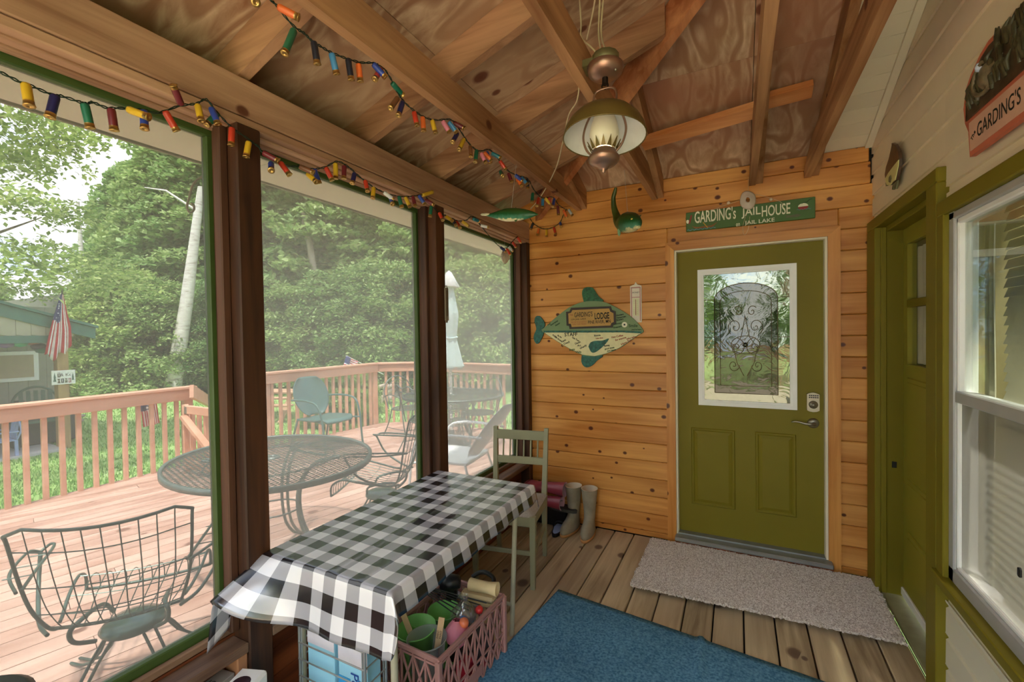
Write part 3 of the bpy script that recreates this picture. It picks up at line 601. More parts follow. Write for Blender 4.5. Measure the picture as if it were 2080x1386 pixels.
def crown(seed, nb, nl, H, Rr, low, ls):
    "leaf sprays on layered boughs: H height, Rr radius, low = start of crown"
    g = random.Random(seed); m = MB(); V = []; Fc = []
    for i in range(nb):
        a = g.uniform(0, 2*PI); h = low+(H-low)*g.random()**.9; s_ = 1-((h-low)/(H-low))**1.8; rad = Rr*(.25+.75*s_)*math.sqrt(g.uniform(.15, 1))
        c = Vector((rad*math.cos(a), rad*math.sin(a), h)); R1 = g.uniform(.4, .8)*Rr*.34; tilt = Vector((g.uniform(-.3, .3), g.uniform(-.3, .3), 1)).normalized()
        for j in range(nl):
            b = g.uniform(0, 2*PI); q = R1*math.sqrt(g.random()); p = c+Vector((q*math.cos(b), q*math.sin(b), 0)); p.z += -.35*(q*q)/R1+g.gauss(0, .10)-.25*((p-c).x*tilt.x+(p-c).y*tilt.y)
            n = (tilt+Vector((g.gauss(0, .6), g.gauss(0, .6), g.gauss(0, .4)))).normalized(); u = n.orthogonal().normalized(); u = Matrix.Rotation(g.uniform(0, 6.28), 3, n) @ u; v = n.cross(u); s2 = ls*g.uniform(.6, 1.25)
            k = len(V); V += [p-u*s2, p-v*s2*.6+n*s2*.15, p+u*s2, p+v*s2*.6+n*s2*.15]; Fc.append((k, k+1, k+2, k+3))
    return m.add(V, Fc).mesh('foliage')
def trunk_mesh(H, r, lean=0, seed=1, br=8):
    g = random.Random(seed); m = MB(); pts = [(lean*(i/10)**1.3+g.gauss(0, .02)*i/3, g.gauss(0, .02)*i/3, H*i/10) for i in range(11)]
    m.tube(pts, [r*(1-.07*i) for i in range(11)], 9)
    for i in range(br):
        h = g.uniform(.3, .9); p = Vector(pts[int(h*10)]); a = g.uniform(0, 6.28); L = H*.22*(1.2-h); e = p+Vector((math.cos(a)*L, math.sin(a)*L, L*.55)); m.tube([p, (p+e)/2+Vector((0, 0, -.1)), e], [r*.3, r*.2, r*.06], 5)
    return m.mesh('trunk')
CM = [crown(11, 270, 150, 10, 2.9, 1.0, .115), crown(12, 250, 150, 10, 2.6, 1.6, .105), crown(13, 170, 200, 4.2, 2.0, .1, .062), crown(15, 110, 220, 10, 3.0, 3.0, .055)]
for m_ in CM: m_.materials.append(LEAF)
TM = [trunk_mesh(9, .16, .2, 2), trunk_mesh(9, .11, -.2, 3), trunk_mesh(3, .06, .1, 4), trunk_mesh(9, .14, .3, 5)]
for m_ in TM: m_.materials.append(BARK)
def ground_at(px, dist):
    k = CD*903+CR*(px-1040); k.z = 0; k.normalize(); return k*dist
rt = random.Random(21)
def tree(px, dist, proto, sc_, label, grp, rz=None):
    f_ = 1.4 if dist > 12 else 1.0; dist *= f_; sc_ *= f_; p = ground_at(px, dist); t = thing('broadleaf_tree' if proto != 2 else 'leafy_bush', label, 'tree' if proto != 2 else 'bush', (p.x, p.y, GZ), rt.uniform(0, 6.28) if rz is None else rz, grp)
    t.scale = (sc_, sc_, sc_*rt.uniform(.95, 1.08)); obj('foliage', CM[proto], None, t); obj('trunk', TM[proto], None, t)
ORD = ('leftmost', 'second', 'third', 'fourth', 'fifth', 'sixth', 'seventh', 'eighth', 'ninth', 'tenth', 'eleventh', 'twelfth', 'thirteenth', 'fourteenth', 'fifteenth', 'sixteenth', 'seventeenth', 'eighteenth')
G1 = 'tall trees of the wood beyond the lawn'; L1 = 'tall green broadleaf tree standing in the dense wood beyond the deck'
for i_, (px, d_, s_) in enumerate(((130, 34, .40), (190, 30, .48), (250, 27, .70), (310, 25, .92), (372, 24, 1.12), (430, 24, 1.18), (500, 23, 1.25), (560, 22, 1.3), (625, 23, 1.35), (690, 22, 1.3), (750, 23, 1.4), (815, 22, 1.35), (880, 23, 1.35), (945, 22, 1.3), (1010, 23, 1.3), (1075, 22, 1.3), (1150, 24, 1.3))):
    tree(px, d_, rt.choice((0, 1)), s_, ORD[i_]+(' from the left' if i_ else '')+' of the tall trees at the back of the wood', G1)
for i_, (px, d_, s_) in enumerate(((275, 21, .72), (345, 19, .80), (405, 18.5, .85), (470, 18, .9), (575, 17.5, 1.0), (655, 17, 1.0), (735, 17.5, 1.05), (800, 16.5, 1.0), (880, 16.5, 1.0), (960, 16, 1.0), (1040, 16, 1.0))):
    tree(px, d_, rt.choice((0, 1)), s_, ORD[i_]+(' from the left' if i_ else '')+' of the broadleaf trees along the front edge of the wood', 'front trees of the wood beyond the lawn')
for i_, (px, d_, s_) in enumerate(((205, 16.5, .72), (262, 16, .8), (318, 15.5, .75), (375, 16, .7), (440, 15.5, .7), (545, 14.5, .68), (600, 14.2, .75), (668, 14, .8), (740, 13.6, .85), (810, 13.2, .85), (885, 13, .8), (950, 12.8, .85), (1020, 12.6, .8))):
    tree(px, d_, 2, s_, ORD[i_]+(' from the left' if i_ else '')+' of the rounded leafy bushes at the foot of the wood', 'bushes at the foot of the wood')
tree(-175, 11.5, 3, .98, 'dark tree whose sparse branches reach in at the left edge above the cabin', None, .4)
tree(-10, 40, 1, .55, 'distant pale tree behind the cabin roof', None)
for i_, (px, d_, s_) in enumerate(((640, 11.6, .25), (668, 11.3, .28), (700, 11.2, .3), (735, 11.0, .28))):
    tree(px, d_, 2, s_, ORD[i_]+(' from the left' if i_ else '')+' of the low green garden shrubs behind the railing', 'low garden shrubs behind the railing')
# trees behind and beside the house: they are reflected in the window and door glass
for i_, (x, y, s_) in enumerate(((-14, -4, .8), (-16, 0, .9), (-9, -12, .9), (-3, -14, 1.), (4, -15, 1.), (9, -12, .9), (12, -5, 1))):
    t = thing('broadleaf_tree', ORD[i_]+' of the broadleaf trees out of sight behind the porch', 'tree', (x, y, GZ), rt.uniform(0, 6), 'trees behind the porch'); t.scale = (s_,)*3; obj('foliage', CM[0], None, t); obj('trunk', TM[0], None, t)
def bole(name, label, m, pts, dist, r0, r1, cat='tree trunk'):
    Q = []
    for px, py in pts:
        k = CD*903+CR*(px-1040)-CU*(py-693); kh = Vector((k.x, k.y, 0)); Q.append(Vector((0, 0, 1.55))+k*(dist/kh.length))
    b = Vector((Q[0].x, Q[0].y, GZ)); n = len(Q); mb = MB().tube([b-b]+[q-b for q in Q], [r0*1.1]+[r0+(r1-r0)*i/(n-1) for i in range(n)], 10)
    t = thing(name, label, cat, b); obj('trunk', mb, m, t); return t, Q, b
t, Q, b = bole('birch_tree', 'leaning white birch trunk rising behind the railing corner', BIRCH, [(350, 790), (362, 720), (378, 620), (391, 520), (402, 430), (408, 380)], 20.5, .28, .10)
obj('branch', MB().tube([Q[4]-b, Q[4]-b+Vector((-.7, -.7, .7)), Q[4]-b+Vector((-1.3, -1.1, .8))], [.05, .04, .015], 6), BIRCH, t)
bole('dead_tree', 'broken grey dead trunk standing among the leaves', wood('dead_bark', rgb(120, 104, 90), rgb(190, 176, 160), rgb(60, 50, 40), g=2, rough=.9, gs=.6), [(648, 640), (640, 570), (630, 500), (618, 450), (615, 428)], 21, .18, .07)
bole('birch_tree', 'thin pale birch stem at the sky gap left of the wood', BIRCH, [(168, 560), (162, 470), (158, 410)], 25, .085, .055)
# ---- neighbour cabin
CX = -11.9; WX = -13.9
def cf(px, py, x=CX): return at(px, py, 0, x)
cb = thing('cabin', 'neighbour cabin with green roof edge and covered patio', 'building', (CX, 3.6, GZ)); cbm = cb.matrix_basis.copy(); cb_off = Vector(cb.location)
CT = plain('cabin_trim_green', rgb(70, 120, 108), .5); CS = plain('cabin_siding', rgb(180, 176, 158), .7); CW = plain('cabin_wall', rgb(150, 152, 134), .7); CPOST = wood('cabin_post_wood', rgb(160, 126, 84), rgb(200, 168, 120), rgb(120, 90, 60), g=2, rough=.7)
def cpart(name, mb, m): 
    mb.v = [tuple(Vector(v)-cb_off) for v in mb.v]; return obj(name, mb, m, cb)
def quadbar(p, q, zt0, zt1, h, x0, x1):
    return MB().add([(x0, p, zt0-h), (x0, q, zt1-h), (x0, q, zt1), (x0, p, zt0), (x1, p, zt0-h), (x1, q, zt1-h), (x1, q, zt1), (x1, p, zt0)], [(3,2,1,0),(4,5,6,7),(0,1,5,4),(1,2,6,5),(2,3,7,6),(3,0,4,7)])
A, B = cf(-60, 603), cf(192, 667); sl_ = (A.z-B.z)/(B.y-A.y); Y0 = -3.0; ZA = B.z+sl_*(B.y-Y0)
cpart('rake_board', quadbar(Y0, B.y, ZA, B.z, .22, CX-.03, CX+.04), CT); cpart('roof_edge', quadbar(Y0, B.y+.03, ZA+.06, B.z+.05, .05, CX-.4, CX+.10), CT)
cpart('roof', quadbar(Y0, B.y+.02, ZA+.02, B.z+.02, .06, CX-5, CX), CT); zb_ = cf(100, 682).z
cpart('beam', MB().cbox((CX-.06, Y0, zb_-.14), (CX+.02, cf(132, 700).y, zb_)), CT)
y = Y0
while y < B.y-.35:
    z1 = ZA+(B.z-ZA)*(y+.1-Y0)/(B.y-Y0)-.2
    if z1 > zb_+.03: cpart('gable_board', quadbar(y, y+.195, z1+.02, z1-.02, z1-zb_, CX-.02, CX+.005), CS)
    y += .2
p1, p2 = cf(114, 690), cf(137, 690); cpart('post', MB().cbox((CX-.16, p1.y, GZ), (CX+.02, p2.y, zb_+.1)), CPOST)
cpart('patio_slab', MB().cbox((-16, Y0, GZ-.1), (-11.7, cf(136, 925, -11.7).y, GZ+.05)), plain('concrete', rgb(190, 188, 190), .8))
y = Y0; ye = cf(118, 700, WX).y
while y < ye:
    cpart('wall_board', MB().box((WX-.03, y, GZ), (WX, y+.295, 2.3)), CW); y += .3
cpart('corner_board', MB().cbox((WX-.02, ye, GZ), (WX+.04, ye+.12, 2.3)), CT); cpart('side_wall', MB().box((-19, ye+.02, GZ), (WX, ye+.1, 2.6)), CW)
a_, b2_ = cf(-30, 716, WX), cf(78, 772, WX)
wf = cpart('window', MB().cbox((WX, a_.y, b2_.z), (WX+.05, b2_.y, a_.z)), WHITE); o_ = obj('pane', MB().box((0, 0, 0), (.01, b2_.y-a_.y-.16, a_.z-b2_.z-.16)), plain('drawn_blind', rgb(176, 160, 126), .5), wf, loc=Vector((WX+.05, a_.y+.08, b2_.z+.08))-cb_off)
for i, (px, py, c) in enumerate(((12, 700, (150, 120, 190)), (40, 698, (70, 190, 160)), (66, 694, (200, 120, 110)), (78, 704, (90, 80, 110)), (86, 711, (80, 130, 120)))):
    p = cf(px, py, -12.3); cn = ('purple', 'teal green', 'faded red', 'dark violet', 'dull green')[i]
    t = thing('paper_lantern', '%s round lantern hanging under the cabin roof' % cn, 'lantern', p, 0, 'lanterns under the cabin roof'); obj('globe', MB().lathe([(.01, -.07), (.09, -.05), (.12, 0), (.09, .05), (.01, .07)], 12), plain('lantern_'+cn.replace(' ', '_'), rgb(*c), .5), t); obj('cord', MB().tube([(0, 0, .07), (0, 0, .3)], .006, 4), BLACK, t)
# plastic chairs, box and blue chair stack on the patio
PGR = plain('green_plastic', rgb(74, 104, 90), .5); PBL = plain('blue_plastic', rgb(150, 168, 210), .5)
def plastic_chair(label, p, rz, m, fan=True):
    t = thing('patio_armchair', label, 'chair', p, rz)
    obj('seat', MB().cbox((-.27, -.25, .38), (.27, .25, .42), .01), m, t); obj('back_rim', MB().tube([(-.26, -.25, .42)]+[(-.27*math.cos(a), -.32, .62+.3*math.sin(a)) for a in [PI*i/10 for i in range(11)]]+[(.26, -.25, .42)], .02, 6), m, t)
    for i in range(5): obj('back_slat', MB().bar((-.16+i*.08, -.26, .42), (-.17+i*.085, -.31, .86), .05, .015, (0, 1, 0)), m, t)
    for s_ in (-1, 1):
        obj('arm', MB().tube([(s_*.27, -.28, .62), (s_*.33, 0, .64), (s_*.31, .24, .6)], .022, 6), m, t); obj('leg', MB().bar((s_*.27, .22, 0), (s_*.29, .22, .6), .05, .05, (0, 1, 0)), m, t); obj('leg', MB().bar((s_*.27, -.24, 0), (s_*.25, -.24, .4), .05, .05, (0, 1, 0)), m, t)
    return t
q = at(86, 905, 2, GZ+.05); plastic_chair('dark green plastic armchair on the cabin patio beside the post', (q.x-.1, q.y, GZ+.05), R(-100), PGR).scale = (1.25,)*3
q = at(12, 905, 2, GZ+.05); plastic_chair('dark grey armchair at the far left of the cabin patio', (q.x-.5, q.y, GZ+.05), R(-80), plain('grey_plastic', rgb(92, 96, 92), .5)).scale = (1.25,)*3
q = at(18, 925, 2, GZ+.05); plastic_chair('low pale blue slatted armchair at the front of the cabin patio', (q.x-.05, q.y-.15, GZ+.05), R(180), PBL).scale = (.85, .85, .7)
q = at(92, 905, 2, GZ+.05); t = thing('deck_box', 'dark storage box behind the railing on the cabin patio', 'box', (-12.9, q.y+.2, GZ+.05)); obj('body', MB().cbox((-.3, -.6, 0), (.3, .4, .6), .02), plain('dark_box', rgb(70, 70, 66), .6), t); obj('lid', MB().cbox((-.32, -.62, .6), (.32, .42, .66), .01), BLACK, t)
# sign on the cabin post
def wplace(o, p, x, y):  return frame_M(p, x, y)
a_, b2_ = cf(105, 754, CX+.05), cf(154, 779, CX+.05); sw, sh = b2_.y-a_.y, a_.z-b2_.z
sg = thing('post_sign', 'white family name sign with two pine trees on the cabin post', 'sign', (CX+.03, (a_.y+b2_.y)/2, (a_.z+b2_.z)/2))
obj('board', MB().cbox((-.01, -sw/2, -sh/2), (.01, sw/2, sh/2), .002), WHITE, sg)
SM = lambda y, z, x=.0115: frame_M((x, y, z), (0, 1, 0), (0, 0, 1))
for s_, y_ in ((1, -.38), (.85, .39)): obj('pine_motif', MB().prism([(-.07*s_*sw, -.30*s_*sh), (-.03*sw, -.05*sh), (-.055*sw*s_, -.05*sh), (0, .34*sh*s_), (.055*sw*s_, -.05*sh), (.03*sw, -.05*sh), (.07*s_*sw, -.30*s_*sh)], SM(y_*sw, .02*sh), .002), plain('sign_pine', rgb(70, 110, 100), .6), sg)
for i, (ch, c) in enumerate((('H', (96, 80, 72)), ('I', (60, 62, 76)), ('M', (110, 112, 96)), ('E', (150, 70, 80)))):
    obj('letter_block', MB().prism([(-.06*sw, -.16*sh), (.06*sw, -.16*sh), (.06*sw, .16*sh), (-.06*sw, .16*sh)], SM((-.21+i*.155)*sw, -.24*sh), .001), plain('block_%d' % i, rgb(*c), .6), sg); text('letter', ch, sh*.3, SM((-.21+i*.155)*sw, -.24*sh, .0130), WHITE, sg)
obj('letter_block', MB().prism([(-.065*sw, -.17*sh), (.065*sw, -.17*sh), (.065*sw, .17*sh), (-.065*sw, .17*sh)], SM(-.20*sw, .18*sh), .001), plain('block_0', rgb(96, 80, 72), .6), sg); text('letter', 'T', sh*.34, SM(-.20*sw, .18*sh, .0130), WHITE, sg)
text('letter', '& Kc', sh*.30, SM(.09*sw, .17*sh), BLACK, sg)
# flags
STAR, t_, b_ = base_mat('flag_canton', .8); vo = nd(t_, 'ShaderNodeTexVoronoi', i_Scale=22.0, i_Randomness=.3); t_.links.new(coords(t_, (1,1,1)), vo.inputs['Vector'])
r_ = ramp(t_, [(.30, (.85, .85, .9, 1)), (.36, rgb(52, 60, 120))]); t_.links.new(vo.outputs['Distance'], r_.inputs[0]); t_.links.new(r_.outputs[0], b_.inputs['Base Color'])
FR = plain('flag_red', rgb(200, 50, 64), .8, bst=0); FW = plain('flag_white', rgb(240, 238, 240), .8, bst=0)
def flag(name, f, m_n, par, ns=13, canton=True):
    "f(u,v) point; stripes run along v, numbered across u"
    nv_ = 16; mb = MB().grid(lambda u, v: f(u, v), ns+1, nv_+1); me = mb.mesh(name)
    for m in (FR, FW, STAR): me.materials.append(m)
    for p in me.polygons:
        i, j = p.index % ns, p.index//ns; p.material_index = 2 if (canton and i < 7 and j < nv_*.42) else i % 2
    o = obj(name, me, None, par); sd = o.modifiers.new('s', 'SOLIDIFY'); sd.thickness = .003; return o
a_ = cf(126, 596, CX+.15); b2_ = cf(122, 727, CX+.2); HF = a_.z-b2_.z
t = thing('flag_on_pole', 'large striped american flag drooping beside the cabin post', 'flag', a_)
obj('pole', MB().tube([(-.15, .06, -.9), (.0, 0, .1)], .012, 8), plain('pole_dark', rgb(40, 44, 60), .5), t)
flag('cloth', lambda u, v: Vector((.05*math.sin(u*20)*v, (-.02-.32*v*(1-.2*v))+u*(.04+.42*v*(1-.5*max(0, v-.6))), -.02-v*HF*(.78+.22*(1-abs(u-.3)))+.05*math.sin(u*14)*v)), None, t)
a_ = at(293, 811, 0, -6.01); b2_ = at(332, 864, 0, -6.01); 
t = thing('small_flag', 'small american flag hanging behind the railing balusters', 'flag', (-6.10, a_.y, a_.z))
obj('clip', MB().cbox((-.03, .0, -.02), (.085, .012, .012), .002).cbox((-.03, (b2_.y-a_.y)*.85, -.02), (.085, (b2_.y-a_.y)*.85+.012, .012), .002), BLACK, t)
flag('cloth', lambda u, v: Vector((.01*math.sin(u*12)-.02, u*(b2_.y-a_.y)*.92+.03*v, -.01-v*(a_.z-b2_.z)*(.98-.05*u))), None, t)
p_, q_ = at(703, 723, 0, -7.2), at(735, 739, 0, -7.2)
t = thing('garden_flag', 'small american flag on a tilted stick just above the railing', 'flag', q_)
obj('stick', MB().tube([(0, 0, 0), p_-q_], .008, 6).tube([(0, 0, 0), (q_-p_)*1.5], .008, 6), WHITE, t); dd = (p_-q_)
flag('cloth', lambda u, v: dd+Vector((.02*math.sin(v*8), 0, 0))-dd*v*.72+Vector((0, -.10, -.26))*u, None, t)
# picnic table on the lawn, stone cairn, logs, garden ornament
q = at(556, 850, 2, GZ); t = thing('picnic_table', 'wooden picnic table on the lawn seen through the balusters', 'table', (q.x, q.y, GZ), R(20))
PW = wood('picnic_wood', rgb(170, 130, 100), rgb(214, 176, 144), rgb(120, 90, 66), g=0, rough=.7)
for i in range(4): obj('plank', MB().cbox((-.9, -.34+i*.17, .70), (.9, -.18+i*.17, .74)), PW, t)
for s_ in (-1, 1):
    obj('bench', MB().cbox((-.9, s_*.62-.13, .42), (.9, s_*.62+.13, .46)), PW, t)
    for x in (-.6, .6): obj('leg', MB().bar((x, s_*.62, 0), (x, s_*.1, .7), .04, .12, (1, 0, 0)), PW, t)
q = at(735, 790, 2, GZ); t = thing('woodpile', 'rough pile of pale logs and stones behind the railing', 'woodpile', (q.x*.78, q.y*.78, GZ), .4, None)
g = random.Random(8)
for i in range(26):
    x, z = g.uniform(-.9, .9), g.uniform(.06, .6)*(1); obj('log', MB().tube([(x, -.2, z), (x+.1, .3, z+.03)], g.uniform(.05, .09), 8), plain('log_end', rgb(186, 170, 150), .8), t)
q = at(152, 860, 2, GZ); t = thing('stone_stack', 'small stack of grey stones on the lawn beside the cabin', 'stones', (q.x, q.y, GZ))
for i in range(5): obj('stone', MB().lathe([(.02, 0), (.22-.02*i, .03), (.24-.02*i, .08), (.02, .14)], 9, Matrix.Translation((g.uniform(-.05, .05), g.uniform(-.05, .05), i*.12))), plain('stone', rgb(170, 160, 146), .9), t)

# ================================================================== DECK FURNITURE
IRON = plain('green_painted_wire', rgb(70, 96, 86), .35, .3, var=.25, scale=40)
IRON2 = plain('grey_green_iron', rgb(104, 116, 110), .4, .3, var=.15, scale=30)
SHELLG = plain('green_enamel', rgb(76, 112, 106), .35, var=.08)
SHELLW = plain('worn_white_enamel', rgb(238, 242, 240), .35, var=.06)
def lerp(a, b, t): return a+(b-a)*t
def catm(pts, n=6):
    P = [Vector(p) for p in pts]; out = []
    for i in range(len(P)-1):
        a, b, c, d = P[max(i-1, 0)], P[i], P[i+1], P[min(i+2, len(P)-1)]
        for k in range(n):
            t = k/n; out.append(.5*((2*b)+(c-a)*t+(2*a-5*b+4*c-d)*t*t+(3*b-a-3*c+d)*t**3))
    return out+[P[-1]]
def rzf(fx, fy): return math.atan2(-fx, fy)
def mesh_disc(a, b, z, pitch=.027, wd=.0036):
    "expanded-metal lattice: two families of strips inside an ellipse"
    m = MB()
    for fam in (1, -1):
        n = Vector((math.sin(R(62)), fam*math.cos(R(62)), 0)); d = Vector((-n.y, n.x, 0)); k = -1.0
        while k < 1.0:
            # points p = n*k + d*t inside x²/a²+y²/b²=1
            A = d.x**2/a**2+d.y**2/b**2; B = 2*k*(n.x*d.x/a**2+n.y*d.y/b**2); C_ = k*k*(n.x**2/a**2+n.y**2/b**2)-1; q = B*B-4*A*C_
            if q > 0:
                t0, t1 = (-B-math.sqrt(q))/(2*A), (-B+math.sqrt(q))/(2*A); p, r = n*k+d*t0, n*k+d*t1; w_ = n*wd/2; h = Vector((0, 0, z)); dz = Vector((0, 0, .003))
                m.add([p-w_+h, r-w_+h, r+w_+h, p+w_+h, p-w_+h-dz, r-w_+h-dz, r+w_+h-dz, p+w_+h-dz], [(0, 1, 2, 3), (4, 7, 6, 5), (0, 4, 5, 1), (2, 6, 7, 3)])
            k += pitch
    return m
# ---- swivel wire lounge chairs
def wire_chair(label, loc, rz):
    t = thing('wire_lounge_chair', label, 'chair', loc, rz, 'green wire lounge chairs on the deck')
    prof = catm([(0, .30, .33), (0, .285, .40), (0, .20, .435), (0, .06, .41), (0, -.09, .385), (0, -.19, .41), (0, -.245, .50), (0, -.28, .62), (0, -.315, .74), (0, -.35, .87)], 4)
    N = len(prof)
    def wid(i): 
        s_ = i/(N-1); return .25-.05*math.exp(-((s_-.52)/.16)**2)+.03*s_**3
    def pt(u, i):
        p = prof[i]; s_ = i/(N-1); bow = (.05*s_-.01)*(u*u); return Vector((u*wid(i), p.y+bow*1.2, p.z+(.02*u*u if s_ < .5 else .035*(u*u-.6)*s_**2-.035*s_**24*abs(u)**24)))
    b0 = 18
    obj('seat_frame', MB().tube([pt(-1, i) for i in range(0, b0)][::-1]+[pt(u/5, 0) for u in range(-5, 6)]+[pt(1, i) for i in range(0, b0)], .007, 6), IRON, t)
    obj('back_frame', MB().tube([pt(u/5, b0) for u in range(5, -6, -1)]+[pt(-1, i) for i in range(b0, N)]+[pt(u/5, N-1) for u in range(-5, 6)]+[pt(1, i) for i in range(N-1, b0-1, -1)], .0068, 6), IRON, t)
    m = MB()
    for k in range(-5, 6): 
        if abs(k) < 5: m.tube([pt(k/5, i) for i in range(0, N)], .0024, 4, cap=False)
    for i in (4, 8, 12, 15, 21, 24, 28, 33): m.tube([pt(u/5, i) for u in range(-5, 6)], .0026, 4, cap=False)
    obj('wire_grid', m, IRON, t)
    for s_ in (-1, 1):
        a = MB().tube(catm([(s_*.21, -.20, .41), (s_*.27, -.10, .42), (s_*.33, .06, .50), (s_*.35, .14, .62)], 5), .0075, 6)
        a.tube(catm([(s_*.35, .14, .62), (s_*.325, .16, .64), (s_*.30, .12, .64), (s_*.27, -.12, .635), (s_*.25, -.27, .63)], 5), .006, 6)
        a.tube(catm([(s_*.35, .14, .62), (s_*.375, .10, .64), (s_*.35, -.10, .635), (s_*.26, -.28, .63)], 5), .006, 6)
        for y in (-.15, -.05, .05): a.tube([(s_*.27, y, .637), (s_*.35, y, .637)], .0025, 4)
        obj('arm', a, IRON, t)
    pan = obj('swivel_pan', MB().lathe([(.0, .318), (.06, .315), (.105, .303), (.120, .285), (.115, .272), (.0, .272)], 28), plain('green_pan_enamel', rgb(66, 104, 92), .18, .2), t)
    for s_ in (-1, 1): obj('spring_bracket', MB().tube(catm([(s_*.10, -.10, .29), (s_*.15, -.15, .33), (s_*.16, -.16, .38), (s_*.14, -.12, .40), (s_*.12, .05, .37), (s_*.09, .08, .31)], 4), .009, 6), IRON, t)
    for k in range(4):
        an = R(45+90*k); c_, s2 = math.cos(an), math.sin(an)
        lg = MB()
        for o in (-.016, .016): lg.tube([(c_*q-s2*(o*(1.5-q)), s2*q+c_*(o*(1.5-q)), z) for q, z in ((.10, .265), (.15, .20), (.20, .12), (.27, .05), (.35, .018), (.43, .010))], .0065, 6)
        obj('leg', lg, IRON, t)
    return t
wire_chair('green wire lounge chair seen from behind, nearest on the deck', (-2.42, .985, 0), rzf(-.80, .60))
q = at(774, 980, 2, .40); wc2 = wire_chair('green wire lounge chair in side view right of the oval mesh table', (q.x, q.y, 0), rzf(-.86, -.42)); wc2.scale = (1.0, 1.0, 1.10)
# ---- oval mesh table
def mesh_table(label, loc, rz, a, b, H, hole=True):
    t = thing('mesh_patio_table', label, 'table', loc, rz)
    tp = obj('mesh_top', mesh_disc(a-.01, b-.01, H-.004), IRON2, t)
    pts = [(a*math.cos(2*PI*i/56), b*math.sin(2*PI*i/56), H) for i in range(56)]
    V = []
    for s_, z in ((1, H-.028), (1, H+.004), (.965, H+.004), (.965, H-.006), (.985, H-.028)): V += [(p[0]*s_, p[1]*s_, z) for p in pts]
    m = MB().add(V, [(k*56+i, k*56+(i+1) % 56, ((k+1) % 5)*56+(i+1) % 56, ((k+1) % 5)*56+i) for k in range(5) for i in range(56)], True); obj('rim', m, IRON2, t)
    obj('umbrella_collar', MB().lathe([(.022, H-.01), (.022, H+.006), (.045, H+.006), (.05, H-.01)], 20), IRON2, t)
    for k in range(4):
        an = R(45+90*k); c_, s2 = math.cos(an), math.sin(an)
        lg = MB()
        for o in (-.02, .02): lg.tube([(c_*q-s2*o, s2*q+c_*o, z) for q, z in [(p.y, p.z) for p in catm([(0, .46*b/.62, H-.012), (0, .40, H-.02), (0, .28, H-.06), (0, .19, H-.18), (0, .17, .36), (0, .22, .18), (0, .34, .05), (0, .42, .012)], 4)]], .011, 6)
        obj('leg', lg, IRON2, t); obj('foot', MB().lathe([(.0, .0), (.025, .0), (.022, .012), (0, .014)], 10, Matrix.Translation((c_*.42, s2*.42, 0))), IRON2, t)
    obj('support_ring', MB().tube([(.17*math.cos(2*PI*i/24), .17*math.sin(2*PI*i/24), .36) for i in range(24)], .006, 6, closed=True).tube([(.40*math.cos(2*PI*i/32), .40*math.sin(2*PI*i/32), H-.022) for i in range(32)], .006, 6, closed=True), IRON2, t)
    return t
mesh_table('oval green mesh patio table nearest the screens', (-2.875, 1.98, 0), R(165), .755, .62, .72)
TC = (-3.50, 5.10)
mesh_table('round grey mesh patio table far off by the closed umbrella', (TC[0], TC[1], 0), R(20), .70, .66, .72)
